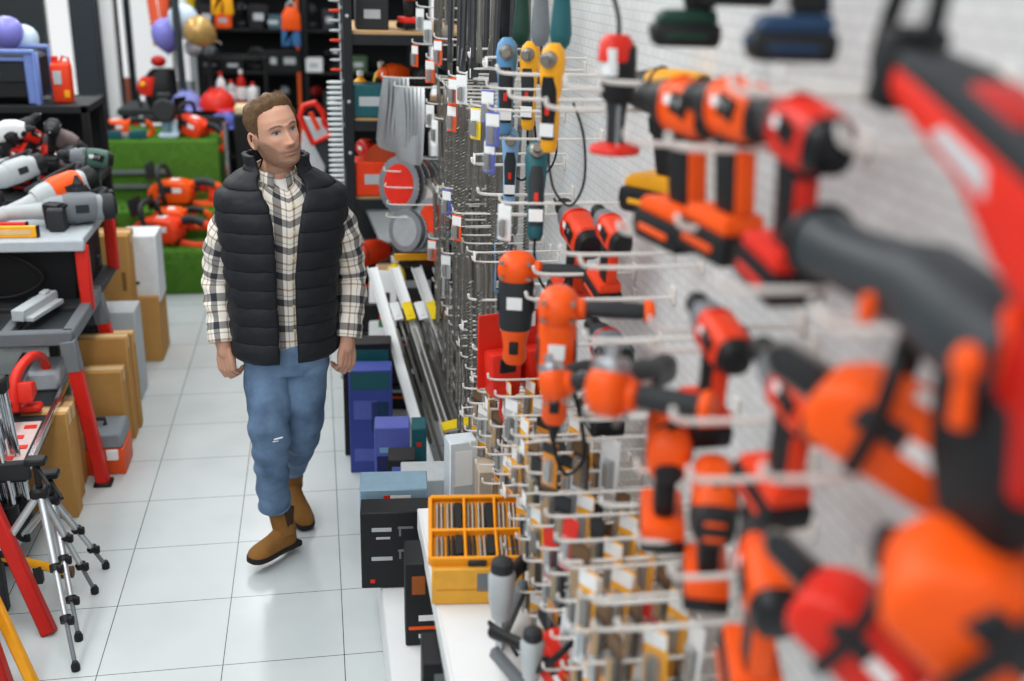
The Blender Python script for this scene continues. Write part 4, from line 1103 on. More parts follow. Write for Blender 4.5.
# ------------------------------------------------------------------ gondola base, upper shelf and the goods on them
SHELFW = mat('e6e9ea', .4, var=.02)
g = G(); g.box((.477, 1.75, .11), (.64, 3.20, .22), .004); deck = obj('display_deck', g, SHELFW); tag(deck, 'white low deck along the foot of the perforated wall', 'shelf')
g = G(); g.box((.534, 1.56, .555), (.525, 2.8, .035), .004); g.box((.275, 1.56, .535), (.012, 2.8, .075), .003); sh = obj('shelf_board', g, SHELFW)
tag(sh, 'white shelf board above the low deck carrying the yellow case', 'shelf')
for yy in (.4, 1.56, 2.9):
    g = G(); g.box((.60, yy, .525), (.40, .02, .03), .002); obj('bracket', g, SHELFW, sh)
ZS = .5725
# black power tool cartons with line drawings, standing on the floor at the end of the deck
def printed_box(label, c, size, rot, m, prints, name='tool_carton', group=None):
    return carton(label, c, size, rot, m, name, False, 0, group, 'box', prints)
BOXK = mat('1b1c1e', .55)
fl = lambda px, py: aZ(px, py, 0)
def dup_prints(*p): return p
p = aZ(363, 592, .222)
printed_box('black tool carton with grey line drawings and small white print at the deck end', (p.x + .115, p.y + .06, .222), (.23, .10, .285), radians(-4), BOXK,
            ((LGREY, .28, .05, -.20, .78), (LGREY, .20, .03, -.18, .67), (LGREY, .30, .05, -.20, .40), (GREY, .22, .03, .14, .80), (GREY, .03, .12, .06, .75), (GREY, .22, .03, .14, .50), (GREY, .03, .12, .06, .45), (RED, .07, .05, -.34, .10), (ORANGE, .10, .26, .40, .70), (LBLUE, .10, .18, .40, .42)))
printed_box('grey-blue flat carton lying behind the black carton with drawings at the deck end', (p.x + .12, p.y + .21, .222), (.23, .14, .30), radians(-4), mat('7d99ab', .55), ((RED, .10, .06, -.1, .9), (WHITE, .3, .05, .1, .9)))
q = fl(372, 492)
printed_box('violet-blue tool carton with dark picture panel, in front of the tall navy carton', (.262, 4.02, 0), (.145, .12, .40), radians(-5), VIOLET, ((NAVY, .86, .40, 0, .48), (LBLUE, .7, .06, 0, .75), (LGREY, .5, .04, 0, .2)))
printed_box('tall navy tool carton with violet logo panels standing second in the row by the deck', (.195, 4.42, 0), (.19, .12, .50), radians(-5), mat('3b4a98', .5), ((TEAL, .9, .16, 0, .90), (VIOLET, .55, .18, -.12, .62), (DBLUE, .4, .30, .22, .55), (VIOLET, .8, .12, 0, .18)))
printed_box('black-sided tall carton with teal top print standing last in the row by the deck', (.19, 4.60, 0), (.22, .12, .56), radians(-5), BOXK, ((TEAL, .8, .14, .05, .88), (mat('31466a', .5), .8, .3, .05, .55)))
printed_box('small black and white carton with blue cap band, beside the violet carton', (.285, 3.80, 0), (.11, .12, .36), radians(-5), BOXK, ((WHITE, .12, .8, -.42, .45), (VIOLET, .8, .12, .05, .86), (LGREY, .5, .1, .1, .55)))
printed_box('teal and violet narrow carton just behind the small black and white one', (.372, 4.0, 0), (.062, .12, .40), radians(-5), TEAL, ((VIOLET, .8, .4, 0, .3), (RED, .3, .05, 0, .82)))
printed_box('light grey carton with red corner below the white trays of long bits', (.36, 3.52, 0), (.20, .16, .42), radians(-4), LGREY, ((RED, .08, .3, -.44, .7), (CHAR, .5, .2, .1, .72)))
printed_box('beige carton behind the clear blister box on the shelf end', (.60, 3.20, 0), (.22, .14, .60), 0, mat('b5a796', .7), ((CARD, .8, .5, 0, .4),))
t = printed_box('clear plastic box of small parts leaning at the shelf end', (.45, 3.28, 0), (.10, .08, .66), radians(8), mat('cfd8de', .3), ((LGREY, .7, .5, 0, .5), (WHITE, .6, .2, 0, .85)))
# black-orange cartons standing on the low deck under the shelf
for k, (yy, x, lb) in enumerate(((2.80, .315, 'black carton with small orange tool pictures on the deck under the yellow case'), (2.36, .325, 'black carton with orange band and white lettering blocks on the deck under the white shelf'), (1.98, .33, 'black carton with orange lower band on the deck, lowest in the picture'))):
    printed_box(lb, (x, yy, .221), (.20, .14, .29 if k == 0 else .26), radians(-3), BOXK,
                ((ORANGE, .9, .04, 0, .22), (LABEL, .40, .07, -.1, .34), (LABEL, .60, .05, 0, .12), (mat('a0561e', .5), .20, .22, -.3, .74), (GREY, .2, .16, .0, .78), (ORANGE, .14, .10, -.05, .58), (LBLUE, .10, .14, .25, .62), (YELLOW, .12, .08, .3, .84)) if k != 1 else
                ((ORANGE, .9, .05, 0, .30), (LABEL, .45, .10, .1, .55), (LABEL, .70, .08, 0, .14), (ORANGE, .5, .03, -.1, .42), (GREY, .3, .14, -.2, .80), (mat('a0561e', .5), .25, .16, .25, .80)))
# yellow bit case, open, on its own carton
def bit_case(label, loc, rot):
    t = thing('bit_case', label, 'tool case', loc, rot)
    YC = mat('ee9a1a', .5)
    for nm, y0, z0, tl in (('case_base', 0, 0, 0), ('case_lid', .12, .012, radians(24))):
        g = G(); w, d, h = .25, .115, .03
        g.box((0, 0, .004), (w, d, .008), .003)
        for sx, sy, ww, dd in ((0, -d / 2, w, .012), (0, d / 2, w, .012), (-w / 2, 0, .012, d), (w / 2, 0, .012, d), (-.03, 0, .008, d), (.055, 0, .008, d)): g.box((sx, sy, h / 2), (ww, dd, h), .003)
        M = Mx(0, y0, z0, rx(tl)); g.T(M); o = obj(nm, g, YC, t)
        for k in range(8):
            g = G(); x = -.105 + .029 * k
            if k % 3 == 2: g.box((x, .0, .018), (.022, .08, .018), .003)
            else:
                for j in (0, 1): g.cyl((x + .012 * j, -.045, .017), (x + .012 * j, .04, .017), .0045, .0045, 8)
            g.T(M); obj('bit_holder' if k % 3 == 2 else 'bit', g, BLACK if k % 3 == 2 or (nm == 'case_base' and k % 2) else DSTEEL, o)
    g = G(); g.box((0, -.064, .014), (.05, .012, .018), .003); obj('clasp', g, CHAR, t)
    return t
pc = aZ(472, 603, ZS)
YB = carton('yellow carton with grey photo panel under the open bit case', (pc.x + .02, pc.y + .06, ZS + .001), (.245, .14, .11), radians(-6), mat('e2a53a', .6), 'case_carton', False, print_=((GREY, .25, .5, .12, .62), (mat('c98a22', .6), .9, .04, 0, .42)))
bit_case('open yellow bit case full of black holders and steel bits on the white shelf', (pc.x + .02, pc.y + .07, ZS + .118), (radians(10), 0, radians(-6)))
# pneumatic nailer standing nose down
def nailer(label, loc, rot, s=1.0):
    t = thing('nail_gun', label, 'nail gun', loc, rot, None, s)
    g = G(); g.loft([(-.06, 0, 0, .022, .022), (.0, 0, 0, .030, .030), (.06, 0, 0, .032, .032), (.075, 0, 0, .026, .026)], 20, 3, 'z'); b = obj('head', g, LGREY, t)
    g = G(); g.loft([(.074, 0, 0, .028, .028), (.10, 0, 0, .026, .026), (.108, 0, 0, .016, .016)], 18, 2.4, 'z'); obj('cap', g, CHAR, t)
    g = G(); g.tube([(0, .02, .03), (0, .10, .015), (0, .17, .0)], [.020, .018, .022], 12, round_=True); obj('grip', g, BLACK, t)
    g = G(); g.prism([(-.02, -.06), (.02, -.06), (.012, -.15), (-.012, -.15)], .02, .004); n = obj('nose', g, STEEL, t)
    g = G(); g.prism([(.0, -.10), (.17, -.05), (.18, -.085), (.0, -.14)], .028, .005); obj('magazine', g, GREY, t)
    g = G(); g.prism([(.03, .0), (.05, .0), (.045, -.035), (.035, -.035)], .012, .003); obj('trigger', g, BLACK, t)
    g = G(); g.tube(spline([(0, .17, .0), (.02, .22, .0), (.06, .20, -.05), (.07, .14, -.10)], 6), .006, 8); obj('air_hose', g, BLACK, t)
    return t
pn = aZ(500, 648, ZS); nailer('grey and black pneumatic nailer standing on the shelf in front of the yellow carton', (pn.x, pn.y, ZS + .152), (0, 0, radians(-30)), 1.0)
pn = aZ(520, 690, ZS); nailer('smaller grey nailer, nose down, beside the small red saw on the white shelf', (pn.x + .015, pn.y - .05, ZS + .12), (0, 0, radians(30)), .8)
pm = aZ(548, 700, ZS)
chainsaw('small red cordless saw with black grip standing on the shelf beside the teal case', (pm.x + .02, pm.y, ZS + .10), (radians(50), 0, radians(40)), RED, .62, bar=.08, hguard=False)
pm = aZ(560, 640, ZS)
carton('dark teal tool case standing on the shelf behind the small red saw', (pm.x + .08, pm.y + .10, ZS), (.20, .12, .22), radians(-20), TEAL, 'tool_case', False, lid=mat('184a50', .5), print_=((LABEL, .3, .2, 0, .5),), cat='tool case')
# white panels and long bits reclining beyond the deck
def rail_ends(u):
    return aZ(431 + 26 * u, 474 - 5 * u, .10), aY(372 + 21 * u, 268, 5.0)
def recline(u, t):
    a_, b_ = rail_ends(u); return a_.lerp(b_, t)
def along(u, g, t, dz=0.0):
    a_, b_ = rail_ends(u); d = (b_ - a_).normalized(); x = Vector((1, 0, 0)); x = (x - d * x.dot(d)).normalized(); n = x.cross(d)
    M = Matrix((x, d, n)).transposed().to_4x4(); M.translation = a_.lerp(b_, t) + n * dz; g.T(M); return M, (b_ - a_).length
for k, u in enumerate((0, 1.05, 2.1, 3.1)):
    Lr = (rail_ends(u)[1] - rail_ends(u)[0]).length
    g = G(); g.box((0, 0, 0), (.050, Lr, .012), .003); g.box((-.023, 0, .010), (.004, Lr, .02), .001); g.box((.023, 0, .010), (.004, Lr, .02), .001); along(u, g, .5)
    o = obj('display_rail', g, WHITE); tag(o, f'{["first", "second", "third", "fourth"][k]} white rail from the aisle in the sloping stand of long bits', 'display rail')
LB = twist_bit('auger_bit', .62, .0115, mat('6d6a64', .4, .8), 14, .14)
LC = twist_bit('auger_bit', .80, .0095, DSTEEL, 18, .14)
for k in range(12):
    src = (LB, LC)[k % 2]; o = src if k < 2 else src.copy()
    if k > 1: COL.objects.link(o)
    u = .28 + .245 * k; a_, b_ = rail_ends(u); d = (b_ - a_).normalized()
    o.location = a_.lerp(b_, .66 + .05 * (k % 3)) + Vector((0, -.014, .022)); o.rotation_euler = Vector((0, 0, 1)).rotation_difference(d).to_euler()
    tag(o, 'long dark auger bit lying in the sloping white stand', 'drill bit', 'auger bits in the sloping stand')
for k in range(5):
    g = G(); g.box((0, 0, .0), (.045, .10, .012), .002); g.box((0, -.01, .007), (.02, .04, .004), .001)
    along(.45 + .55 * k, g, .74, .045); o = obj('bit_label', g, (WHITE, BYEL, WHITE, BYEL, YELLOW)[k]); tag(o, ('white tag', 'bright yellow tag', 'white folded tag', 'bright yellow folded tag', 'amber tag')[k] + f' on the {["first", "second", "third", "fourth", "fifth"][k]} bundle of auger bits from the aisle', 'tag')
g = G(); g.box((0, 0, .018), (.17, .045, .03), .003); M, _ = along(1.55, g, .17, .040); yo = obj('level_bar', g, BYEL)
tag(yo, 'short yellow box section bar lying across the sloping stand', 'level')
g = G(); g.box((0, -.0235, .018), (.15, .003, .014), .001); g.T(M); obj('label_strip', g, LABEL, yo)
# tall white printed packs and a wire pot at the top of the stand
for k, (px_, py_, w, h, pr, lb) in enumerate(((377, 300, .14, .36, ((CHAR, .5, .14, 0, .62), (mat('3f7d55', .6), .4, .2, .05, .3)), 'white printed pack with black arch and green picture at the top of the sloping stand'),
                                              (402, 330, .12, .34, ((YELLOW, .5, .1, 0, .8), (LGREY, .5, .3, 0, .4)), 'white printed pack with yellow band behind the sloping stand'), (420, 318, .10, .30, ((LGREY, .6, .3, 0, .5), (mat('6d8f5a', .6), .5, .14, 0, .2)), 'white pack with faint green print nearer the wall behind the stand'))):
    pp = aY(px_, py_ + 40, 5.02 + .04 * k); carton(lb, (pp.x + .03, pp.y + .03, pp.z - .02), (w, .03, h), radians(-8), WHITE, 'printed_pack', False, radians(-20), print_=pr)
pp = aY(410, 246, 5.1)
t = thing('steel_pot', 'dark round steel drum with pale side on top of the white packs', 'pot', pp)
g = G(); g.lathe([(0, -.06), (.07, -.06), (.085, -.05), (.09, .05), (.084, .055), (.075, .03), (0, .028)], (0, 0, 0), (0, -.35, 1), 28); b = obj('drum', g, mat('3c3836', .35, .6), t)
g = G(); g.tube([(.09 * cos(a), .09 * sin(a) * .97 - .017, .05 + .03 * sin(a)) for a in [2 * pi * i / 32 for i in range(32)]], .006, 6, closed=True); obj('rim', g, LGREY, t)
g = G(); g.box((.0, -.095, -.03), (.17, .012, .035), .003); obj('orange_band', g, YELLOW, t)
# spray cans and small cases beside the man's hand
for k, (px_, py_, w, h, m, pr, lb) in enumerate(((372, 372, .16, .12, BOXK, ((RED, .5, .12, 0, .6), (LGREY, .6, .1, 0, .3)), 'black flat tool case with red and white band atop the pile by the hand'), (362, 372, .12, .10, LGREY, ((WHITE, .5, .3, 0, .5),), 'small pale case in front of the black cases by the hand'))):
    pp = aY(px_, py_, 5.0 - .1 * k); carton(lb, (pp.x, pp.y, max(0, pp.z)), (w * 1.6, .2, h), radians(-6), m, 'flat_case', False, print_=pr)
for k in range(4):
    carton(('black flat tool case with orange line, lowest of the pile beyond the deck', 'black flat tool case, second from the floor beyond the deck', 'dark grey flat tool case, third from the floor beyond the deck', 'black flat tool case with red badge, top of the pile beyond the deck')[k], (.33, 5.22, .0 + .145 * k), (.34, .30, .138), radians(-6), (BOXK, CHAR, CHAR, BOXK)[k], 'flat_case', False, print_=((ORANGE, .6, .08, 0, .5), (LGREY, .4, .12, .1, .75)) if k % 2 == 0 else ((RED, .25, .2, 0, .5), (LABEL, .2, .2, .3, .5)))
# ------------------------------------------------------------------ the crowded side opposite: benches, tripods, cartons
def span(x0, y0, x1, y1, Y):
    a, b = aY(x0, y1, Y), aY(x1, y0, Y); return a, b
def pxcarton(label, x0, y0, x1, y1, Y, depth, m=CARD, floor=False, **k):
    a, b = span(x0, y0, x1, y1, Y)
    z0 = 0 if floor else a.z
    return carton(label, ((a.x + b.x) / 2, Y + depth / 2, z0), (b.x - a.x, depth, b.z - z0), k.pop('rot', 0), m, **k)
# cartons standing along the aisle edge
pxcarton('brown cardboard box at the foot of the stack by the green turf steps', 134, 297, 158, 362, 5.92, .30, floor=True)
pxcarton('white carton with small black marks on top of the stack by the turf steps', 126, 236, 155, 303, 5.95, .24, m=mat('dfe4e8', .6), tape=False, print_=((CHAR, .28, .05, -.2, .30), (CHAR, .08, .04, -.25, .55), (CHAR, .08, .04, -.25, .42)))
pxcarton('tall brown cardboard box standing up against the white carton', 99, 236, 127, 312, 5.80, .2, print_=((mat('7d5a2c', .8), .12, .25, .3, .4),))
pxcarton('grey and red printed carton between the tall box and the leaning cartons', 112, 312, 134, 440, 5.35, .2, m=LGREY, tape=False, print_=((RED, .6, .12, 0, .7), (CHAR, .5, .3, 0, .35), (ORED, .4, .08, .1, .12)), floor=True)
pxcarton('flat brown carton on edge behind the other two by the red leg', 112, 334, 132, 436, 4.98, .07, floor=True)
pxcarton('tall flat brown carton on edge, middle of the three by the red leg', 90, 338, 126, 445, 4.86, .08, floor=True)
pxcarton('lower pale-topped brown box just behind the red bench leg', 88, 372, 121, 455, 4.72, .11, floor=True)
for k, (a0, a1, lb) in enumerate(((40, 64, 'frontmost'), (47, 68, 'middle'), (54, 72, 'rearmost'))):
    pxcarton(f'flat brown carton on edge under the silver rail stand, {["thickest one at the front", "second behind the thickest", "third behind the thickest"][k]}', a0 - 8, 414 - 6 * k, a1 + 2, 508 - 12 * k, 4.10 + .14 * k, .09, floor=True)
# orange and grey tool box on the floor
a, b = span(74, 432, 122, 474, 4.48)
t = thing('tool_box', 'orange tool box with grey lid on the floor between the red leg and cartons', 'tool box', ((a.x + b.x) / 2, 4.58, 0))
w, h = b.x - a.x, b.z
g = G(); g.prism([(-.10, 0), (.10, 0), (.11, h * .62), (-.11, h * .62)], w, .008); bd = obj('box_body', g, mat('e0531b', .5), t)
g = G(); g.box((0, 0, h * .80), (w * .96, .21, h * .36), .01); obj('lid', g, mat('7d878e', .5), t)
g = G(); g.box((w * .28, -.112, h * .5), (.05, .012, .05), .003); obj('latch', g, LABEL, bd)
g = G(); g.tube([(-w * .25, 0, h * .96), (-w * .25, 0, h * 1.12), (w * .1, 0, h * 1.12), (w * .1, 0, h * .96)], .011, 8); obj('carry_handle', g, CHAR, t)
# work bench / saw stand with grey frame and red legs
BZ = .70
t = thing('saw_stand', 'grey metal saw stand with square red legs holding tools by the aisle', 'saw stand', (0, 0, 0))
tl = aZ(2, 333, BZ); tr_ = aZ(82, 330, BZ); fr = aZ(104, 300, BZ)
xr = -1.045; y0, y1 = 4.36, 4.98
g = G()
for c, s in (((xr - .36, y0, BZ), (.76, .05, .06)), ((xr - .36, y1, BZ), (.76, .05, .06)), ((xr, (y0 + y1) / 2, BZ), (.05, y1 - y0, .06)), ((xr - .72, (y0 + y1) / 2, BZ), (.05, y1 - y0, .06)), ((xr - .25, (y0 + y1) / 2, BZ), (.04, y1 - y0, .05))): g.box(c, s, .006)
obj('frame', g, mat('666c71', .5), t)
g = G(); g.box((xr - .36, (y0 + y1) / 2, BZ - .02), (.70, y1 - y0, .015)); obj('tray', g, mat('35393c', .6), t)
ft = fl(104, 484)
for sx, yy, lx in ((1, y0, ft.x), (1, y1, -.955), (-1, y0, -1.84), (-1, y1, -1.84)):
    top = Vector((xr if sx > 0 else xr - .72, yy, BZ - .03)); bot = Vector((lx, ft.y if yy == y0 else yy + .05, .0))
    d = (bot - top); g = G(); g.box((0, 0, -d.length / 2), (.055, .055, d.length), .006)
    q = Vector((0, 0, -1)).rotation_difference(d.normalized()).to_matrix(); g.T(Mx(*top, q)); lg = obj('leg', g, mat('cf2117', .45), t)
    g = G(); g.box((bot.x, bot.y, .008), (.075, .075, .016), .004); obj('foot_pad', g, BLACK, lg)
    g = G(); g.box((0, 0, -.05), (.06, .06, .14), .005); g.T(Mx(*top, q)); obj('leg_bracket', g, GREY, lg)
# silver guide bars and small red clamp on the stand
for k, (x, y, L, m, lb) in enumerate(((xr - .18, 4.62, .30, LGREY, 'pale grey guide fence lying on the saw stand near its corner'), (xr - .42, 4.5, .26, LGREY, 'pale grey clamp block lying mid saw stand'))):
    g = G(); g.box((0, 0, .03), (.055, L, .05), .004); g.box((.035, 0, .012), (.05, L * .9, .02), .003); g.box((0, L * .3, .06), (.03, .05, .02), .004); o = obj('guide_fence', g, m); o.location = (x, y, BZ + .030); o.rotation_euler.z = -.25; tag(o, lb, 'fence')
t = thing('bench_vice', 'bright red screw clamp on the saw stand near the picture edge', 'clamp', (xr - .50, 4.50, BZ + .033), (0, 0, .3))
g = G(); g.prism([(-.12, 0), (.12, 0), (.12, .05), (.03, .07), (.03, .20), (-.02, .24), (-.06, .18), (-.05, .06), (-.12, .04)], .07, .012); obj('clamp_body', g, RED, t)
g = G(); g.cyl((0, .04, .13), (0, .20, .13), .012); g.box((0, .20, .13), (.12, .014, .014), .004); obj('screw_handle', g, STEEL, t)
# table saw behind: white-grey top, black underside, red side frame
TZ = 1.02
t = thing('table_saw', 'table saw with grey top edge, black open body and red corner post', 'table saw', (0, 0, 0))
cx0, cx1, cy0, cy1 = -1.95, -1.03, 4.74, 5.45
g = G(); g.box(((cx0 + cx1) / 2, (cy0 + cy1) / 2, TZ - .02), (cx1 - cx0, cy1 - cy0, .04), .006); g.box(((cx0 + cx1) / 2, cy0 - .01, TZ - .025), (cx1 - cx0 + .02, .03, .05), .006); obj('table_top', g, mat('b3bbc1', .45), t)
g = G(); g.box(((cx0 + cx1) / 2, (cy0 + cy1) / 2 + .05, TZ - .20), (cx1 - cx0 - .12, cy1 - cy0 - .15, .30), .02); bb = obj('motor_bay', g, mat('141618', .6), t)
g = G(); g.tube(spline([(cx1 - .5, cy0 + .10, TZ - .08), (cx1 - .3, cy0 + .08, TZ - .10), (cx1 - .2, cy0 + .08, TZ - .2), (cx1 - .35, cy0 + .08, TZ - .28), (cx1 - .6, cy0 + .09, TZ - .26)], 6), .008, 8); obj('power_lead', g, BLACK, bb)
for yy in (cy0 + .02, cy1 - .03):
    g = G(); g.box((cx1 - .01, yy, TZ - .18), (.055, .05, .30), .008); obj('corner_post', g, mat('d2281c', .45), t)
g = G(); g.box((cx1 + .02, cy0 + .2, TZ - .15), (.02, .05, .05), .005); obj('knob', g, BLACK, t)
g = G(); g.box(((cx0 + cx1) / 2, (cy0 + cy1) / 2, TZ - .325), (cx1 - cx0, cy1 - cy0, .03), .004); obj('lower_tray', g, CHAR, t)
# levels on the table saw
def level(label, loc, L, m, rot=0.0):
    t = thing('spirit_level', label, 'spirit level', loc, (0, 0, rot))
    g = G(); g.box((0, 0, .025), (L, .024, .05), .003); b = obj('bar', g, m, t)
    g = G()
    g.box((0, -.0125, .025), (L * .94, .002, .02), .0005); obj('face_strip', g, LABEL if m != YELLOW else mat('d9b98a', .5), b)
    for s in (-1, 1):
        g = G(); g.box((s * L / 2, 0, .025), (.012, .027, .054), .003); obj('end_cap', g, BLACK, t)
    for x in (-.25, .25):
        g = G(); g.cyl((x * L - .02, 0, .04), (x * L + .02, 0, .04), .008); obj('vial', g, mat('b8e04a', .2), b)
    return t
level('yellow spirit level lying along the front edge of the table saw', (-1.62, 4.79, TZ + .001), .80, YELLOW)
level('red spirit level lying just behind the yellow one on the table saw', (-1.68, 4.86, TZ + .001), .80, RED)
t = thing('drill_stand_foot', 'small dark clamp foot at the end of the levels on the table saw', 'clamp', (-1.16, 4.92, TZ + .001))
g = G(); g.prism([(-.05, 0), (.06, 0), (.05, .03), (.0, .05), (-.03, .11), (-.06, .10)], .07, .008); obj('clamp_body', g, CHAR, t)
g = G(); g.tube([(0, -.02, .08), (.05, -.03, .12)], .008, 8); obj('lever', g, BLACK, t)
# breakers and big cordless bodies piled on the table saw
def breaker(label, loc, rot, c, s=1.0, body=LGREY, cap=BLACK):
    t = thing('demolition_hammer', label, 'hammer drill', loc, rot, None, s)
    g = G(); g.loft([(-.22, 0, 0, .045, .045), (-.20, 0, 0, .058, .060), (-.08, 0, 0, .066, .070), (.02, 0, 0, .062, .068), (.07, 0, 0, .05, .055)], 26, 2.5); b = obj('body', g, body, t)
    g = G(); g.loft([(-.17, 0, .004, .060, .062), (-.15, 0, .004, .0665, .070), (-.05, 0, .004, .0695, .074), (-.02, 0, .004, .064, .068)], 26, 2.5); obj('coloured_shell', g, c, t)
    g = G(); g.lathe([(0, -.262), (.04, -.262), (.062, -.245), (.066, -.20), (.06, -.19)], (0, 0, 0), (0, 1, 0), 24); obj('end_cap', g, cap, t)
    g = G(); g.lathe([(.045, .06), (.038, .12), (.034, .24), (.030, .25), (.024, .30), (0, .31)], (0, 0, 0), (0, 1, 0), 20); obj('barrel', g, LGREY, t)
    g = G(); g.tube(spline([(.03, -.19, .05), (.06, -.22, .07), (.09, -.16, .06), (.09, -.06, .05), (.06, .0, .04)], 6), .015, 10); obj('side_handle', g, cap, t)
    lab(.06, .04, Mx(.0695, -.10, .01), b, CHAR); lab(.06, .04, Mx(-.0695, -.10, .01), b, CHAR)
    return t
p = aY(48, 196, 5.05); breaker('orange and silver demolition hammer with black end cap on top of the pile', (p.x, 5.05, p.z), (radians(-16), 0, radians(125)), ORANGE, .92)
p = aY(12, 178, 5.35); breaker('silver tool barrel with black end lying behind the orange demolition hammer', (p.x - .05, 5.40, p.z), (radians(-14), 0, radians(125)), LGREY, .80)
p = aY(66, 224, 5.1); breaker('grey demolition hammer lying lowest on the table saw, under the orange one', (p.x, 5.0, TZ + .075), (radians(0), 0, radians(106)), GREY, .95, body=mat('8f979c', .5), cap=CHAR)
p = aY(100, 184, 5.35); drill('dark green cordless drill with grey battery standing behind the grey hammer', (-1.10, 5.36, TZ + .25), (radians(8), 0, radians(100)), mat('46645a', .5), scale=1.15, nose=GREY)
compact_saw('black cordless tool slumped at the end of the table saw pile', (-1.09, 5.08, TZ + .07), (radians(85), radians(0), radians(150)), CHAR, 1.15)
heatgun('black corded tool lying at the end of the table saw over the tall cardboard box', (-1.06, 5.30, TZ + .06), (radians(80), 0, radians(40)), BLACK, CHAR, scale=.9)
p = aY(4, 222, 5.05); breaker('pale silver tool nose pointing at the edge of the picture on the pile', (-1.62, 5.12, TZ + .08), (radians(-4), 0, radians(100)), LGREY, .7)
# tile cutter with silver rails on top of the flat cartons
t = thing('tile_cutter', 'tile cutter with silver rails, black bed and bright red handle', 'tile cutter', (0, 0, 0))
e0, e1 = aZ(28, 476, .45), aZ(74, 372, .45)
dx = (e1 - e0); L = dx.length; ang = -math.atan2(dx.x, dx.y)
Mt = Mx(*((e0 + e1) / 2), rz(ang))
def TC(nm, fn, m, par=t):
    g = G(); fn(g); g.T(Mt); return obj(nm, g, m, par)
TC('bed', lambda g: g.box((-.16, 0, -.01), (.30, L * .96, .05), .006), CHAR)
TC('near_rail', lambda g: g.box((0, 0, .03), (.022, L, .028), .004), CHROME)
TC('far_rail', lambda g: (g.cyl((-.14, -L * .48, .10), (-.14, L * .48, .10), .011), g.cyl((-.19, -L * .48, .10), (-.19, L * .48, .10), .011)), STEEL)
TC('motor_block', lambda g: g.box((-.10, L * .34, .06), (.18, .20, .09), .015), mat('a9b1b7', .45))
hd_ = TC('red_handle', lambda g: g.tube(spline([(-.06, L * .30, .06), (-.07, L * .26, .16), (-.09, L * .14, .21), (-.12, L * .0, .18), (-.13, -L * .05, .06)], 6), .020, 10), RED)
TC('handle_foot', lambda g: g.prism([(-.05, .09), (.05, .09), (.04, .15), (-.03, .17)], .06, .01, x=-.085), RED)
TC('red_shoe', lambda g: g.box((-.10, .02, .045), (.12, .06, .03), .008), RED)
TC('label_row', lambda g: g.box((-.08, -L * .24, .018), (.10, L * .35, .004), .001), mat('c9b3b0', .5))
for k in range(4): TC('red_mark', lambda g: g.box((-.06 - .03 * (k % 2), -L * (.12 + .09 * k), .022), (.045, .03, .004), .001), RED)
TC('end_bracket', lambda g: g.box((-.09, -L * .49, .02), (.20, .03, .07), .006), CHAR)
TC('support_leg', lambda g: (g.box((-.28, -L * .45, -.24), (.03, .03, .42), .004), g.box((-.28, L * .45, -.24), (.03, .03, .42), .004), g.box((-.02, L * .42, -.24), (.03, .03, .42), .004)), GREY)
TC('wheel', lambda g: g.lathe([(.03, -.02), (.09, -.02), (.10, -.012), (.10, .012), (.09, .02), (.03, .02)], (-.12, -L * .52, -.10), (1, 0, .2), 26), BLACK)
# tripods
def tripod(label, apex, feet, hgt=.16):
    t = thing('tripod', label, 'tripod', (0, 0, 0))
    A = Vector(apex)
    g = G(); g.cyl(A + Vector((0, 0, -.05)), A + Vector((0, 0, hgt)), .012); g.box(A + Vector((0, 0, .0)), (.06, .06, .04), .01); hb = obj('centre_column', g, BLACK, t)
    g = G(); g.box(A + Vector((0, 0, hgt)), (.07, .05, .025), .006); g.tube([A + Vector((0, 0, hgt - .02)), A + Vector((.06, -.10, hgt - .05))], .007, 8); obj('pan_head', g, BLACK, hb)
    for f in feet:
        f = Vector((f[0], f[1], .012)); d = (f - A)
        for q, (u0, u1, r) in enumerate(((0.02, .45, .0135), (.40, .74, .0105), (.70, .985, .0075))):
            g = G(); g.cyl(A + d * u0, A + d * u1, r, seg=10); sec = obj('leg' if q == 0 else 'leg_section', g, mat('c3c8cb', .3, .7) if q < 2 else GREY, t if q == 0 else leg)
            if q == 0: leg = sec
        for u in (.45, .74):
            g = G(); g.cyl(A + d * (u - .018), A + d * (u + .018), .0195, seg=10); g.box(A + d * u + Vector((.018, -.01, 0)), (.022, .018, .03), .004); obj('leg_clamp', g, BLACK, leg)
        g = G(); g.lathe([(0, -.012), (.014, -.012), (.015, .004), (.009, .02), (0, .022)], f, (0, 0, 1), 12); obj('rubber_foot', g, BLACK, leg)
    return t
f1, f2, f3, f4 = fl(106, 568), fl(79, 640), fl(95, 593), fl(76, 670)
a1 = aY(55, 520, 3.62); tripod('silver tripod with black joints, its outer feet farther up the aisle', (a1.x, 3.62, max(.34, a1.z)), ((f1.x, f1.y), (f2.x, f2.y), (-1.25, 3.62)), .10)
a2 = aY(40, 492, 3.50); tripod('silver tripod with black joints planted in front of its twin, beside the red leg', (a2.x, 3.50, max(.40, a2.z)), ((f3.x, f3.y), (f4.x, f4.y), (-1.30, 3.35)), .12)
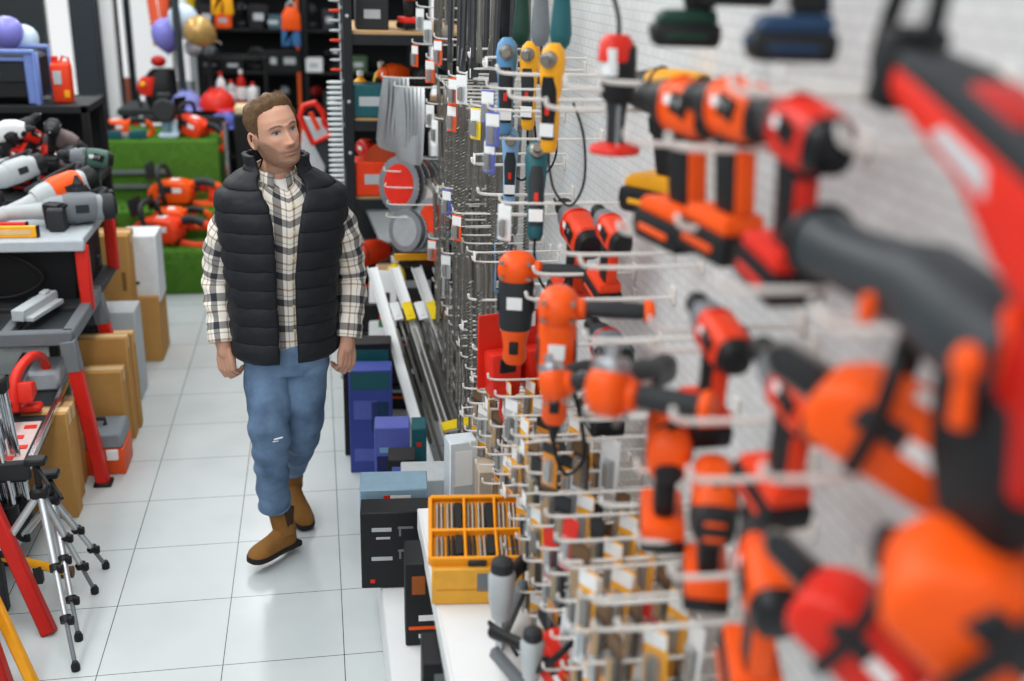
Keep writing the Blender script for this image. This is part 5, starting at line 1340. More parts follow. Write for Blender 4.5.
for k, (x0, y0_, x1, y1_, Y) in enumerate(((-4, 385, 22, 500, 3.72), (-14, 420, 8, 505, 3.6))):
    a_, b_ = aY(x0, y0_, Y), aY(x1, y1_, Y)
    t = thing('folded_tripod', ('folded silver tripod leaning at the end of the tile cutter', 'second folded silver tripod at the very edge of the picture')[k], 'tripod', (0, 0, 0))
    for j in range(3):
        o_ = Vector((.022 * (j - 1), .02 * (j % 2), 0)); g = G(); g.cyl(a_ + o_, b_ + o_ + Vector((0, 0, -.06)), .012, .010, 10); obj('leg', g, CHROME, t)
    g = G(); g.cyl(b_ + Vector((0, 0, .0)), b_ + Vector((0, 0, -.07)), .034); obj('foot_band', g, BLACK, t)
    g = G(); g.box(a_, (.08, .06, .06), .012); g.tube([a_, a_ + Vector((-.03, 0, .10))], .012, 8); obj('head', g, BLACK, t)
# second stand at the picture edge: red leg and yellow strut
t = thing('second_saw_stand', 'saw stand at the picture edge with a red leg and a long yellow strut', 'saw stand', (0, 0, 0))
for nm, (x0, y0_, Y0), (fx, fy), m, r in (('leg', (-25, 470, 3.55), (50, 634), mat('b5180f', .45), .024), ('strut', (-20, 570, 3.15), (36, 690), mat('e39a1a', .45), .017), ('leg', (-40, 560, 3.0), (6, 690), mat('b5180f', .45), .024)):
    A = aY(x0, y0_, Y0); B = fl(fx, fy); d = B - A
    g = G(); g.box((0, 0, -d.length / 2), (r * 2, r * 2, d.length), .006); g.T(Mx(*A, Vector((0, 0, -1)).rotation_difference(d.normalized()).to_matrix())); obj(nm, g, m, t)
A = aY(-25, 470, 3.55)
g = G(); g.box((A.x - .38, 3.3, A.z), (.7, .6, .05), .008); obj('bench_top', g, GREY, t)
B0, B1 = aY(-5, 555, 3.45), aY(70, 572, 3.55)
t = thing('yellow_bar', 'yellow bar clamp with dark tip lying low between the tripods', 'bar clamp', (0, 0, 0))
g = G(); g.cyl(B0, B1, .016); obj('bar', g, YELLOW, t)
g = G(); g.cyl(B1 - Vector((.03, 0, 0)), B1 + Vector((.012, 0, 0)), .022); obj('tip', g, mat('5a3a12', .6), t)
g = G(); g.box(B0 + Vector((0, 0, -B0.z / 2)), (.04, .04, B0.z), .004); g.box(B1.lerp(B0, .45) + Vector((0, 0, -B1.z / 2)), (.03, .03, B1.z), .004); obj('rest', g, CHAR, t)
# dark wheel-cased machine low between the legs
pp = aY(8, 530, 3.75); t = thing('shop_vacuum', 'dark machine with a black wheel half hidden behind the tripods', 'machine', (pp.x - .18, 3.95, 0))
g = G(); g.loft([(.02, 0, 0, .17, .17), (.05, 0, 0, .19, .19), (.25, 0, 0, .18, .18), (.33, 0, 0, .12, .12)], 24, 3, 'z'); obj('tank', g, BLACK, t)
g = G(); g.lathe([(.03, -.02), (.08, -.02), (.09, 0), (.08, .02), (.03, .02)], (.12, -.20, .09), (.3, 1, 0), 24); obj('wheel', g, CHAR, t)
g = G(); g.tube(arc((0, 0, .32), .11, 0, pi, 10), .014, 8); obj('handle', g, CHAR, t)
# ------------------------------------------------------------------ turf steps with saws, door, balloons, far shelving
TURF = mat('4d7a28', .95, 0, .45, 60, .4)
t = thing('turf_step_display', 'three-step display covered in green artificial turf at the end of the aisle', 'display stand', (0, 0, 0))
X0, X1 = -1.66, -.72
steps = ((7.22, 7.60, .31), (7.60, 8.0, .50), (8.0, 8.75, .93))
RG = random.Random(3)
for y0, y1, h in steps:
    g = G(); g.box(((X0 + X1) / 2, (y0 + y1) / 2, h / 2), (X1 - X0, y1 - y0, h), .02, seg=2); st = obj('turf_step', g, TURF, t)
    g = G(); n = 5200 if h > .5 else 3600
    for k in range(n):
        x = RG.uniform(X0, X1)
        if RG.random() < .5: p = Vector((x, RG.uniform(y0, y1), h)); d = Vector((RG.uniform(-.4, .4), RG.uniform(-.6, .2), 1))
        else: p = Vector((x, y0, RG.uniform(0.02, h))); d = Vector((RG.uniform(-.4, .4), -1, RG.uniform(-.5, .6)))
        d = d.normalized() * RG.uniform(.010, .022); s = Vector((RG.uniform(-1, 1), RG.uniform(-1, 1), RG.uniform(-.3, .3))).normalized() * .0035
        g.bm.faces.new([g.bm.verts.new(p - s), g.bm.verts.new(p + s), g.bm.verts.new(p + d)])
    o = obj('turf_grass', g, mat('5f922f', .9, 0, .5, 9), st, 0); o['kind'] = 'stuff'
for zz in (.705, .60):
    g = G(); g.box((X0 + .28, 7.985, zz), (.60, .02, .03), .003); obj('metal_edge', g, GREY, t)
p = aY(172, 196, 7.75); chainsaw('orange-red chainsaw with black front handle on the middle turf step', (-1.04, 7.80, .50 + .085), (0, 0, radians(78)), ORANGE, 1.30, bar=.05, c2=mat('33373a', .5))
chainsaw('orange-red chainsaw with black grip on the lowest turf step, below the other saw', (-1.10, 7.42, .31 + .085), (0, 0, radians(72)), ORED, 1.38, bar=.05, c2=mat('26292c', .5))
chainsaw('orange saw body lying just behind the lower chainsaw on the lowest turf step', (-1.04, 7.53, .31 + .15), (0, radians(-6), radians(84)), ORANGE, 1.0, bar=.0)
chainsaw('orange saw body sharing the middle turf step, next to the person', (-.70, 7.80, .50 + .07), (0, 0, radians(280)), ORED, .8, bar=.0, hguard=False)
chainsaw('orange chainsaw with black handle at the door end of the top turf step', (-1.47, 8.15, .93 + .055), (0, 0, radians(100)), ORANGE, .95, bar=.22)
chainsaw('orange chainsaw standing high at the person end of the top turf step', (-.93, 8.20, .93 + .07), (radians(18), 0, radians(60)), ORED, 1.1, bar=.0)
p = aY(165, 124, 8.1)
t = thing('battery_sprayer', 'black round-headed tool with pale blue foot on the top turf step', 'sprayer', (p.x, 8.12, .93))
g = G(); g.lathe([(0, -.05), (.075, -.05), (.085, -.03), (.085, .03), (.07, .05), (0, .05)], (0, 0, .20), (0, -1, .1), 24); obj('round_head', g, CHAR, t)
g = G(); g.cyl((0, 0, .03), (.01, 0, .15), .028, .034); obj('neck', g, mat('6f8ea0', .5), t)
g = G(); g.box((.02, 0, .02), (.14, .10, .04), .01); g.box((.07, .03, .08), (.07, .06, .10), .01); obj('base', g, mat('b9cdd8', .45), t)
g = G(); g.box((.0, .02, .30), (.10, .05, .05), .012); obj('carry_handle', g, CHAR, t)
for k, (x, L, lb) in enumerate(((-1.50, .26, 'teal hand saw lying at the front edge of the top turf step'), (-1.33, .2, 'short teal hand tool lying by the orange chainsaw on the top turf step'))):
    t = thing('hand_saw', lb, 'saw', (x, 8.06, .932), (0, 0, radians(80 + 15 * k)))
    g = G(); g.prism([(0, .005), (L, .012), (L, .02), (0, .055)], .004, .001); obj('saw_blade', g, STEEL, t)
    g = G(); g.prism([(-.11, .0), (.02, .0), (.02, .06), (-.10, .07)], .03, .01); obj('handle', g, TEAL, t)
# machines behind the turf: trimmer heads and a black bench
t = thing('work_table', 'dark table behind the turf steps carrying helmets and machines', 'table', (-1.05, 9.1, 0))
g = G(); g.box((0, 0, 1.02), (1.0, .55, .05), .006); obj('table_top', g, CHAR, t)
for sx in (-1, 1):
    for sy in (-1, 1):
        g = G(); g.box((sx * .45, sy * .22, .5), (.05, .05, 1.0), .004); obj('leg', g, BLACK, t)
t = thing('brush_cutter', 'red and black brush cutter engine with upright black shaft', 'brush cutter', (-1.22, 8.98, 1.046))
g = G(); g.loft([(.0, 0, 0, .10, .09), (.06, 0, 0, .13, .11), (.20, .0, 0, .12, .10), (.30, .03, 0, .07, .07)], 20, 2.8, 'z'); e = obj('engine', g, BLACK, t)
g = G(); g.loft([(.10, -.10, -.06, .05, .05), (.16, -.11, -.06, .07, .06), (.24, -.08, -.05, .06, .05)], 16, 3, 'z'); obj('red_cover', g, RED, e)
g = G(); g.ball((-.12, -.13, .19), .018, 10); obj('yellow_button', g, BYEL, e)
g = G(); g.ball((-.0, -.04, .36), (.06, .05, .045), 14); obj('red_tank', g, DRED, e)
g = G(); g.tube([(.17, -.02, .02), (.155, -.02, .90)], .030, 10); sh_ = obj('shaft', g, mat('3c444a', .4, .3), t)
g = G(); g.tube(spline([(-.16, -.04, .0), (-.17, -.05, .12), (-.10, -.04, .24), (-.02, -.06, .30), (.06, -.05, .22)], 6), .012, 8); obj('hand_loop', g, CHAR, sh_)
t = thing('metal_crate', 'black open metal crate frame with bottles and cans inside', 'crate', (-.62, 9.05, 1.046))
g = G()
for sx in (-1, 1):
    for sy in (-1, 1): g.box((sx * .22, sy * .14, .20), (.02, .02, .40), .003)
    for z in (.01, .39): g.box((sx * .22, 0, z), (.02, .30, .02), .003)
for sy in (-1, 1):
    for z in (.01, .39): g.box((0, sy * .14, z), (.46, .02, .02), .003)
obj('frame', g, BLACK, t)
g = G(); g.box((0, 0, .008), (.44, .28, .012)); obj('tray', g, CHAR, t)
def bottle(label, loc, r, h, m, cap, group=None, name='bottle'):
    t = thing(name, label, 'bottle', loc, (0, 0, 0), group)
    g = G(); g.lathe([(0, 0), (r, 0), (r * 1.03, .01), (r, h * .62), (r * .8, h * .74), (r * .35, h * .82), (r * .33, h * .88)], seg=18); b = obj('bottle_body', g, m, t)
    g = G(); g.lathe([(r * .4, h * .87), (r * .42, h * .98), (0, h)], seg=14); obj('cap', g, cap, t)
    g = G(); g.lathe([(r * 1.01, h * .15), (r * 1.035, h * .16), (r * 1.03, h * .5), (r * 1.01, h * .51)], seg=18); obj('label_band', g, LABEL, b)
    return t
for k, (x, m, h, lb) in enumerate(((-.76, WHITE, .26, 'tall white bottle in the black crate'), (-.68, LGREY, .20, 'grey bottle in the middle of the black crate'), (-.60, DRED, .28, 'dark red can in the black crate'), (-.51, WHITE, .18, 'short white jar in the black crate, by its far post'))):
    bottle(lb, (x, 9.03, 1.061), .038, h, m, RED if k != 2 else WHITE)
def helmet(label, loc, m, s=1.0):
    t = thing('hard_hat', label, 'helmet', loc, (0, 0, radians(30)), None, s)
    g = G(); g.lathe([(.13, 0), (.132, .02), (.125, .06), (.10, .105), (.05, .135), (0, .142)], seg=26); d = obj('shell', g, m, t)
    g = G(); g.prism([(-.19, -.004), (-.08, .012), (-.08, .02), (-.19, .006)], .16, .003); obj('peak', g, m, t)
    for x in (-.03, .03):
        g = G(); g.tube(spline([(x, -.11, .08), (x, -.04, .142), (x, .04, .142), (x, .11, .08)], 5), .007, 6); obj('ridge', g, m, d)
    return t
p = aY(213, 92, 8.85); helmet('bright red safety helmet on the dark table behind the turf steps', (-.78, 8.86, 1.047), RED, 1.1)
helmet('violet-blue safety helmet half hidden below the red one', (-.72, 8.70, .99 + .0), VIOLET, .85).location.z = .932
helmet('violet-blue cap shell between the brush cutter and the red helmet', (-1.02, 8.90, 1.047), mat('8a93d6', .45), .95)
g = G(); g.box((-1.02, 8.60, 1.0), (.62, .04, .05), .006); g.box((-1.29, 8.60, .955), (.03, .04, .05), .004); g.box((-.74, 8.60, .955), (.03, .04, .05), .004); o = obj('pole_saw_bar', g, CHAR); tag(o, 'black bar of a pole tool resting across the back of the top turf step', 'pole')
# balloons on ribbons
def balloon(label, loc, r, m, tilt=0.0, down=.5):
    t = thing('balloon', label, 'balloon', loc, (0, tilt, 0))
    g = G(); g.lathe([(0, -1.18 * r), (.06 * r, -1.17 * r), (.36 * r, -1.0 * r), (.70 * r, -.70 * r), (.94 * r, -.25 * r), (r, .15 * r), (.93 * r, .52 * r), (.66 * r, .86 * r), (.3 * r, 1.03 * r), (0, 1.06 * r)], seg=28); b = obj('skin', g, m, t, 180)
    g = G(); g.lathe([(.05 * r, -1.15 * r), (.13 * r, -1.24 * r), (0, -1.22 * r)], seg=10); obj('knot', g, m, b)
    g = G(); g.tube([(0, 0, -1.2 * r), (.01, .0, -1.2 * r - down * .5), (0, 0, -1.2 * r - down)], .002, 5); obj('ribbon', g, LABEL, t)
    return t
PV = mat('8585d8', .3, var=.03); PW = mat('c8dcee', .3, var=.03); GO = mat('bd9a5e', .25, .3, .05)
p = aY(167, 35, 9.2); balloon('violet balloon beside the upright brush cutter shaft', p, .125, PV, 0, .35)
p = aY(183, 20, 9.1); balloon('pale blue-white balloon behind the violet and gold ones', p, .118, PW, 0, .5)
p = aY(200, 32, 8.85); balloon('shiny gold balloon tilted over the dark shelves', p, .118, GO, radians(-60), .04)
p = aY(193, 47, 9.2); balloon('small grey-white balloon hanging below the gold one', p, .07, mat('c5ccd0', .3, var=.03), radians(180), .1)
p = aY(7, 33, 6.6); balloon('violet balloon over the blue generator at the picture edge', p, .088, PV, 0, .18)
p = aY(23, 41, 6.7); balloon('white-blue balloon next to the violet one over the generator', p, .088, PW, 0, .12)
# door opening: column, frames, banners
COLM = mat('2a3138', .6)
g = G(); g.box((-1.86, 9.6, 1.5), (.20, .30, 3.0), .01); struct('wall_pillar', g, COLM)
g = G(); g.box((-1.70, 9.65, 1.5), (.10, .12, 3.0), .004); struct('trim_1', g, WHITE)
for k, x in enumerate((-1.745, -1.64)):
    g = G(); g.box((x, 10.3, 1.5), (.05, .06, 3.0), .004); struct(f'trim_{k + 2}', g, mat('1d2226', .5))
def doorleaf():
    g = G()
    for x in (-1.74, -1.16): g.box((x, 10.9, 1.25), (.07, .05, 2.5), .004)
    for z in (.06, 1.0, 2.45): g.box((-1.45, 10.9, z), (.58, .05, .10), .004)
    d = struct('door_1', g, mat('cfd6da', .4))
    g = G(); g.box((-1.45, 10.9, 1.25), (.52, .008, 2.36)); q = obj('glass_pane', g, mat('eef4f6', .05, alpha=.18, var=.01), d)
    g = G(); g.cyl((-1.26, 10.84, .9), (-1.26, 10.84, 1.3), .014); obj('door_handle', g, CHAR, d)
doorleaf()
for nm, lb, px_, x0, x1, m, m2, L in (('feather_flag', 'orange-red advertising flag with white streak hanging in the bright doorway', 150, 141, 172, mat('f2643f', .6), WHITE, .62), ('feather_flag', 'bright yellow flag hanging beside the dark shelving', 187, 182, 196, BYEL, YELLOW, .62)):
    Y = 9.9 if px_ == 150 else 10.35; a, b = aY(x0, -30, Y), aY(x1, 34, Y)
    t = thing(nm, lb, 'flag', ((a.x + b.x) / 2, Y, a.z))
    w = b.x - a.x; g = G(); R = []
    for i in range(14):
        v = i / 13; R.append([(w * (u - .5) * (1 - .25 * v) + .03 * v, .03 * sin(5 * u + 4 * v), -L * v) for u in [k / 9 for k in range(10)]])
    g.rings(R, cap=False, closed=False); f = obj('cloth', g, m, t, 180); f.modifiers.new('s', 'SOLIDIFY').thickness = .004
    g = G(); g.rings([[(w * (u - .55) * .3 - .01 + .05 * (i / 9), .03 * sin(5 * u + 4 * i / 9) - .006, -L * i / 9) for u in (0, .5, 1)] for i in range(10)], cap=False, closed=False); obj('white_streak', g, m2, f, 180).modifiers.new('s', 'SOLIDIFY').thickness = .003
    g = G(); g.tube([(w * .5, .01, -L - 1.3 if nm else 0), (w * .5, .01, .5)], .012, 8); obj('pole', g, BLACK, t)
    g = G(); g.lathe([(.18, 0), (.18, .02), (.02, .03), (.02, .06)], (w * .5, .01, -a.z), (0, 0, 1), 20); g.cyl((w * .5, .01, -a.z), (w * .5, .01, -L), .012); obj('base', g, BLACK, t)
# orange panels seen through the door
for k, (x0, x1) in enumerate(((115, 123), (124, 130))):
    a, b = aY(x0, 112, 10.4), aY(x1, 78, 10.4); t = thing('display_board', ('orange narrow display panel standing by the bright door', 'pink-orange narrow display panel beside the first one')[k], 'display panel', ((a.x + b.x) / 2, 10.4, 0))
    g = G(); g.box((0, 0, a.z + .16), (b.x - a.x, .03, b.z - a.z), .006); obj('panel', g, (ORED, mat('e58a72', .5))[k], t)
    g = G(); g.box((0, 0, a.z / 2), (.03, .03, a.z), .004); g.box((0, 0, .01), (.07, .16, .02), .003); obj('stand', g, GREY, t)
# left far display: dark rack with generator and fuel can
t = thing('display_rack', 'dark two-level metal rack at the picture edge holding the generator', 'rack', (-1.67, 6.45, 0))
RZ = aY(40, 104, 6.25).z
for z in (RZ - .025, RZ - .44, .12):
    g = G(); g.box((0, 0, z), (.86, .50, .04), .004); obj('shelf', g, mat('1c1f22', .6), t)
for sx in (-1, 1):
    for sy in (-1, 1):
        g = G(); g.box((sx * .41, sy * .23, (RZ + .0) / 2), (.04, .04, RZ), .003); obj('post', g, BLACK, t)
g = G(); g.box((0, .235, RZ / 2), (.84, .012, RZ)); obj('back_panel', g, mat('16191c', .7), t)  # dark sheet added to darken the space behind the pile
t = thing('generator', 'generator with blue tube frame and black panel with a yellow socket', 'generator', (-1.75, 6.42, RZ - .003))
LB_ = mat('6f86c4', .45)
g = G(); g.box((0, 0, .14), (.50, .32, .24), .02); b = obj('engine_block', g, BLACK, t)
for sy in (-1, 1):
    g = G(); g.tube([(-.27, sy * .18, .0), (-.27, sy * .18, .28), (.25, sy * .18, .28), (.25, sy * .18, .0)], .016, 8); obj('tube_frame', g, LB_, t)
g = G(); g.box((.0, -.168, .17), (.44, .012, .10), .004); pa = obj('control_panel', g, mat('202428', .4), t)
g = G(); g.lathe([(0, 0), (.028, 0), (.026, .012), (0, .014)], (-.08, -.176, .17), (0, -1, 0), 16); obj('socket', g, YELLOW, pa)
g = G(); g.box((.03, -.176, .165), (.07, .006, .045), .003); obj('meter', g, LB_, pa)
g = G(); g.box((.235, -.17, .14), (.075, .03, .28), .01); obj('side_panel', g, LB_, t)
g = G(); g.box((0, -.17, .24), (.46, .012, .02), .003); obj('blue_bar', g, LB_, t)
t = thing('fuel_can', 'red fuel can with pale label standing next to the generator', 'fuel can', (-1.345, 6.38, RZ - .003))
t.scale = (.72, .72, .80); t.location.x -= .05
g = G(); g.prism([(-.06, 0), (.06, 0), (.065, .24), (.03, .28), (-.065, .26)], .14, .016); b = obj('can_body', g, ORED, t)
g = G(); g.lathe([(.025, .25), (.025, .31), (0, .315)], (-.04, 0, 0), (0, 0, 1), 14); obj('cap', g, RED, t)
g = G(); g.tube([(-.01, 0, .26), (.02, 0, .31), (.06, 0, .30), (.06, 0, .24)], .010, 8); obj('handle', g, RED, t)
g = G(); g.box((-.02, -.068, .17), (.06, .006, .09), .002); obj('label_plate', g, LGREY, b)
g = G(); g.box((.04, -.068, .06), (.04, .006, .05), .002); obj('yellow_mark', g, YELLOW, b)
# dim pile of tools in front of the rack
RP = random.Random(5)
pile = [(8, 132, WHITE, 'white-capped dark tool in the dim pile under the generator'), (22, 128, CHAR, 'grey tool with a pale body in the dim pile under the generator'), (36, 138, RED, 'red bent-handled tool in the dim pile under the generator'), (45, 150, RED, 'red upright cordless tool in front of the dim pile'), (52, 128, BLACK, 'black curved tool at the end of the dim pile'),
        (14, 152, DRED, 'dark red tool low in the dim pile at the picture edge'), (60, 140, mat('6f5f60', .6), 'brownish grey tool on the rack end'), (28, 160, GREY, 'pale grey tool lying lowest in the dim pile'), (70, 152, CHAR, 'black tool next to the brown-grey one'), (2, 165, BLACK, 'black tool at the very edge under the pile')]
t = thing('tool_bench', 'low dark bench in front of the rack carrying a dim pile of tools', 'bench', (-1.86, 5.85, 0))
bz = aY(30, 168, 5.85).z - .12
g = G(); g.box((0, 0, bz - .02), (.95, .5, .04), .004); obj('bench_top', g, CHAR, t)
for sx in (-1, 1):
    for sy in (-1, 1):
        g = G(); g.box((sx * .43, sy * .2, (bz - .04) / 2), (.05, .05, bz - .04), .003); obj('leg', g, BLACK, t)
for k, (px_, py_, m, lb) in enumerate(pile):
    p = aY(px_, py_, 5.75 + .03 * (k % 4)); (drill if k % 3 else compact_saw)(lb, p, (RP.uniform(-.6, .6), RP.uniform(-.3, .3), RP.uniform(0, 6)), m, *(() if k % 3 else (1.05,)), **({'scale': 1.0} if k % 3 else {}))
t = thing('hose_reel', 'bright green strap with yellow buckle hanging by the dark pillar', 'strap', aY(88, 120, 7.6))
g = G(); g.tube(spline([(-.06, 0, .16), (-.01, 0, .10), (.02, 0, -.05), (.03, 0, -.25), (.03, 0, -.6)], 6), .022, 8, flat=.3); obj('strap', g, mat('6fae45', .6), t)
g = G(); g.box((-.05, -.02, .0), (.05, .03, .08), .008); obj('buckle', g, BYEL, t)
g = G(); g.box((-.07, -.02, -.12), (.05, .03, .09), .008); obj('red_tag', g, RED, t)
# far dark shelving behind the person
FY = 9.7
for bay, (bx0, bx1) in enumerate(((-.98, -.13), (-.09, .85))):
    t = thing('shelving_bay', ('dark metal shelving bay between the balloons and the orange post', 'dark metal shelving bay behind the person, past the orange post')[bay], 'shelving', ((bx0 + bx1) / 2, FY + .2, 0))
    w = bx1 - bx0
    for z in (.10, .52, .92, 1.26, 1.62, 2.02):
        g = G(); g.box((0, 0, z - .012), (w, .42, .024), .003); obj('shelf', g, BLACK, t)
    for sx in (-1, 1):
        g = G(); g.box((sx * (w / 2 - .015), -.2, 1.15), (.03, .03, 2.3), .003); obj('post', g, mat('d9571f', .5) if (bay == 0 and sx == 1) else BLACK, t)
    g = G(); g.box((0, .2, 1.15), (w, .02, 2.3), .002); obj('back_panel', g, mat('16191c', .7), t)
NAMES_ = [('storage_case', 'case'), ('bottle', 'bottle'), ('glove_pack', 'pack')]
def goods(kind, loc, m, label, group, s=1.0):
    if kind == 0:
        t = carton(label, loc, (RP.uniform(.10, .2) * s, .2, RP.uniform(.09, .2) * s), 0, m, 'storage_case', False, 0, group, 'case', ((LGREY, .5, .3, 0, .5),)); return t
    if kind == 1: return bottle(label, loc, .036 * s, RP.uniform(.16, .25) * s, m, RP.choice((BLACK, RED, WHITE)), group)
    t = compact_saw(label, loc, (0, 0, RP.uniform(0, 6)), m, .9 * s); t['group'] = group; t.location.z += .16 * s; return t
GM = [(BLACK, 'black'), (CHAR, 'charcoal'), (mat('3a5a66', .5), 'dull teal'), (GREY, 'grey'), (mat('8a1f1a', .5), 'dark red'), (WHITE, 'white'), (mat('3f5a3f', .5), 'dull green'), (ORANGE, 'orange'), (mat('31486e', .5), 'dull blue')]
KN = ('case', 'bottle', 'cordless tool')
RP.seed(21)
for bay, (bx0, bx1) in enumerate(((-.98, -.13), (-.09, .85))):
    for si, z in enumerate((.92, 1.26, 1.62, 2.02)):
        x = bx0 + .08
        while x < min(bx1, .55) - .06:
            kd = RP.choice((0, 0, 1, 2)); m, cn = RP.choices(GM, (24, 18, 8, 8, 5, 5, 12 if bay else 4, 5, 5))[0]
            lb = f'{cn} {KN[kd]} on the {("lowest visible", "second", "third", "top")[si]} shelf of the bay {("by the balloons", "past the orange post")[bay]}'
            goods(kd, (x, FY + .08, z + .001), m, lb, f'{cn} {KN[kd]}s, {("lowest", "second", "third", "top")[si]} shelf, {("balloon", "post")[bay]} bay')
            x += RP.uniform(.12, .2)
# hanging work clothes: orange apron over blue trousers
t = thing('work_apron', 'orange work apron hanging above the blue trousers by the orange post', 'apron', aY(291, 18, 9.4))
g = G(); g.prism([(-.08, -.10), (.08, -.10), (.075, .03), (.035, .09), (-.035, .09), (-.075, .03)], .03, .01, M=Mx(0, 0, 0, rz(pi / 2))); obj('apron_body', g, ORANGE, t)
g = G(); g.tube(arc((0, 0, .09), .035, 0, pi, 8), .006, 6); g.tube([(0, 0, .125), (0, .12, .15)], .006, 6); obj('neck_strap', g, LGREY, t)
t = thing('work_trousers', 'blue work trousers folded below the orange apron', 'trousers', aY(291, 34, 9.42))
g = G(); g.prism([(-.08, -.10), (-.01, -.10), (0, .0), (.01, -.10), (.08, -.10), (.075, .075), (-.075, .075)], .03, .008, M=Mx(0, 0, 0, rz(pi / 2))); obj('trouser_body', g, mat('3f6fa3', .8), t)
g = G(); g.box((0, 0, .075), (.15, .035, .02), .003); g.box((0, .1, .08), (.02, .2, .012), .002); obj('waistband', g, DBLUE, t)
t = thing('work_overalls', 'yellow-orange work trousers hanging at the top by the yellow flag', 'trousers', aY(222, 2, 9.4))
g = G(); g.prism([(-.09, -.10), (-.012, -.10), (0, .04), (.012, -.10), (.09, -.10), (.08, .14), (-.08, .14)], .03, .008, M=Mx(0, 0, 0, rz(pi / 2))); obj('trouser_body', g, YELLOW, t)
g = G(); g.box((0, 0, .13), (.16, .035, .02), .003); g.box((0, .15, .135), (.02, .28, .012), .002); obj('waistband', g, BLACK, t)
# black shelving past the end of the wall, with wooden boards
t = thing('black_shelving', 'black metal shelving with wooden boards past the end of the perforated wall', 'shelving', (0, 0, 0))
PX = .155; SY0, SY1 = 5.30, 6.25
PZ = 2.32
for x, y in ((PX, SY0), (PX, SY1), (.78, SY0), (.78, SY1)):
    g = G(); g.box((x, y, PZ / 2), (.045, .045, PZ), .003); po = obj('post', g, mat('1f2326', .5), t)
    for z in (.5, .9, 1.3, 1.55, 1.95):
        g = G(); g.lathe([(.009, 0), (.007, .004), (0, .005)], (x, y - .0225, z), (0, -1, 0), 10); obj('bolt', g, LGREY, po)
szs = [aY(385, yy, SY0).z for yy in (204, 126, 40)] + [.42]
for z in szs:
    g = G(); g.box(((PX + .78) / 2, SY0, z), (.62, .03, .05), .003); g.box(((PX + .78) / 2, SY1, z), (.62, .03, .05), .003); g.box((PX, (SY0 + SY1) / 2, z), (.03, SY1 - SY0, .05), .003); sf = obj('shelf_frame', g, mat('1f2326', .5), t)
    g = G(); g.box(((PX + .78) / 2, (SY0 + SY1) / 2, z + .032), (.60, SY1 - SY0 - .02, .018), .002); obj('wooden_board', g, WOOD, sf)
g = G(); g.box((.80, (SY0 + SY1) / 2, 1.16), (.012, SY1 - SY0, 2.32)); obj('back_sheet', g, mat('23272a', .7), t)
zz = [z + .042 for z in szs]
sh_items = [
    (0, 0, .27, ORED, 'red-orange disc sander lying on the lowest wooden board in sight'), (0, 2, .42, RED, 'red tool on the lowest wooden board behind the discs'), (0, 2, .25, RED, 'red grinder body at the black post on the lowest wooden board'),
    (1, 0, .26, TEAL, 'teal case on the middle wooden board by the black post'), (1, 2, .38, ORANGE, 'orange tool on the middle wooden board'), (1, 0, .42, CHAR, 'charcoal case on the middle wooden board'), (1, 2, .55, BLACK, 'black tool deep on the middle wooden board'), (1, 1, .22, YELLOW, 'yellow bottle on the middle wooden board by the post'), (1, 1, .33, BYEL, 'bright yellow bottle on the middle wooden board'),
    (2, 2, .45, RED, 'red tool on the top board past the wall'), (2, 0, .28, CHAR, 'charcoal case on the top board past the wall'), (3, 2, .26, ORED, 'red machine below the wooden boards by the person'), (3, 1, .38, BYEL, 'yellow jug on the low board by the person'), (3, 0, .50, BLACK, 'black case on the low board by the person'), (3, 2, .60, RED, 'bright red machine deeper on the low board behind the white packs'), (3, 0, .70, CHAR, 'charcoal case deepest on the low board past the wall')]
for k, (si, kd, x, m, lb) in enumerate(sh_items):
    goods(kd, (x, SY0 + .10 + .09 * (k % 3), zz[si] + .001), m, lb, None, 1.15 if si != 3 else 1.5).pop('group', None)
def sander(label, loc):
    t = thing('disc_sander', label, 'sander', loc, (0, 0, radians(-20)))
    g = G(); g.lathe([(0, 0), (.105, 0), (.108, .006), (.105, .016), (0, .016)], (0, 0, .16), (0, -1, 0), 30); obj('sanding_disc', g, mat('a8401f', .8), t)
    g = G(); g.loft([(.02, 0, .16, .05, .05), (.10, 0, .16, .05, .05), (.14, 0, .15, .035, .035)], 18, 2.5); obj('motor', g, CHAR, t)
    g = G(); g.box((.0, .05, .03), (.16, .14, .06), .01); obj('base', g, RED, t)
    return t
sander('upright disc sander with a dark red-brown disc on the wooden board behind the saw blades', (.33, SY0 + .02, zz[0]))
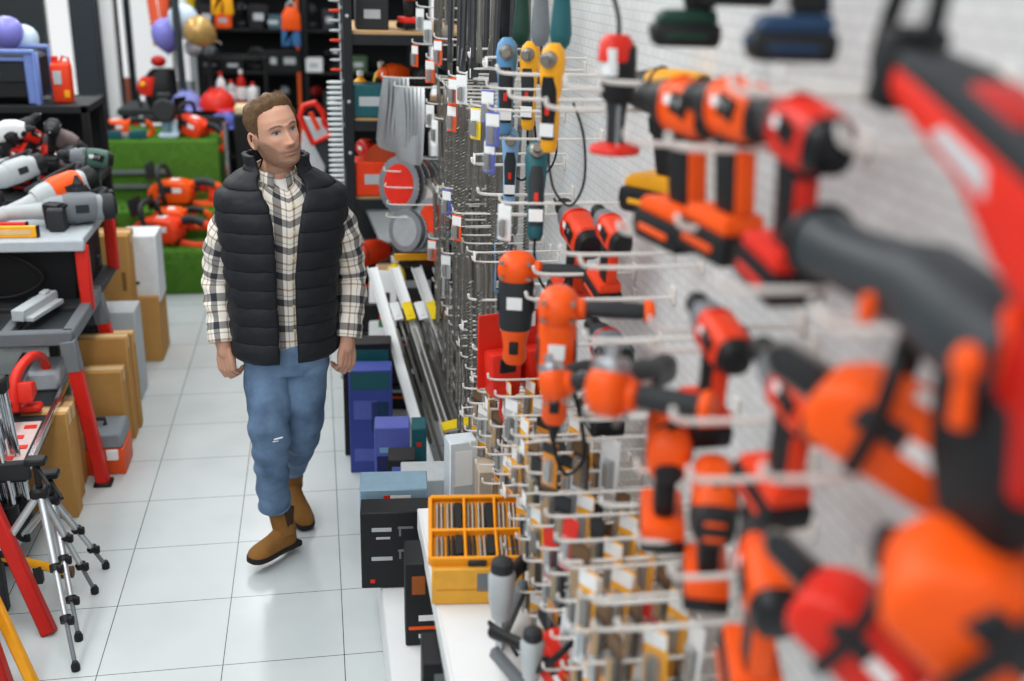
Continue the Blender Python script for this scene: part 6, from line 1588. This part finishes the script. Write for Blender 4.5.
# strip of white rods along the post, on a clip strip
a_, b_ = aY(337, 190, 5.34), aY(337, 82, 5.34)
t = thing('clip_strip', 'white clip strip of many short white rods fixed along the black post', 'clip strip', (PX - .045, 5.34, 0))
g = G(); g.box((.012, 0, (a_.z + 2.24) / 2), (.008, .02, 2.24 - a_.z + .05), .002); obj('backing_strip', g, LGREY, t)
n = 22
for k in range(n):
    z = a_.z + (b_.z - a_.z) * k / (n - 1)
    g = G(); g.lathe([(0, 0), (.0085, 0), (.0085, .055), (.006, .058), (.006, .07), (0, .072)], (.012, -.012, z), (-1, 0, 0), 10); obj('rod', g, mat('dfe6e8', .35), t)
for k in range(12):
    z = b_.z + .06 + (2.2 - b_.z - .06) * k / 11
    g = G(); g.lathe([(0, 0), (.007, 0), (.007, .03), (.004, .05), (0, .052)], (.012, -.012, z), (-1, 0, .0), 10); obj('small_rod', g, LGREY if k % 3 else ORED, t)
# red panel saw hanging on the far side of the post, white board behind the person
p = aY(316, 124, 6.75)
t = thing('hand_saw', 'red D-handled hand saw hanging between the person and the black post', 'saw', p, (0, radians(-24), 0))
g = G(); g.tube([(-.07, 0, -.10), (-.07, 0, .08), (-.02, 0, .13), (.05, 0, .12), (.07, 0, .05), (.05, 0, -.02), (.06, 0, -.10)], .020, 10, closed=True); h = obj('handle', g, RED, t)
g = G(); g.box((.0, 0, .02), (.03, .02, .12), .004); obj('cross_bar', g, ORED, h)
g = G(); g.prism([(-.07, -.10), (.07, -.10), (.045, -1.0), (-.035, -1.0)], .006, .001, M=Mx(0, 0, 0, rz(pi / 2))); obj('saw_blade', g, CHAR, t)
g = G(); g.box((0, 0, 0), (.34, .40, .40), .01); g.box((0, 0, .21), (.30, .36, .02), .004); o = obj('storage_crate', g, CHAR); o.location = (p.x + .02 - .43, p.y, .20); o.location.x = p.x + .38; tag(o, 'dark crate on the floor under the red hand saw', 'crate')
p = aY(300, 150, 7.0)
t = thing('white_board', 'tall pale board leaning behind the shoulder of the person', 'board', (p.x - .02, 7.0, 0), (0, radians(6), 0))
g = G(); g.box((0, 0, .62), (.16, .03, 1.24), .004); obj('panel', g, mat('c9ced1', .5), t)
g = G(); g.box((0, .05, .02), (.2, .16, .04), .004); obj('foot', g, GREY, t)
t = thing('steel_post_stand', 'slim chrome upright at the end of the turf steps', 'post', (-.66, 8.0, 0))
g = G(); g.cyl((0, 0, 0), (0, 0, 1.06), .022); obj('tube', g, CHROME, t)
g = G(); g.lathe([(0, 0), (.10, 0), (.10, .012), (.03, .03)], seg=20); obj('base_plate', g, STEEL, t)
t = thing('dark_cabinet', 'dark open rack between the chrome upright and the person', 'rack', (-.50, 8.35, 0))
g = G(); g.box((0, 0, .55), (.22, .5, 1.1), .01); obj('cabinet_body', g, BLACK, t)
g = G(); g.box((0, -.1, 1.13), (.20, .25, .05), .004); obj('top_tray', g, CREAM, t)
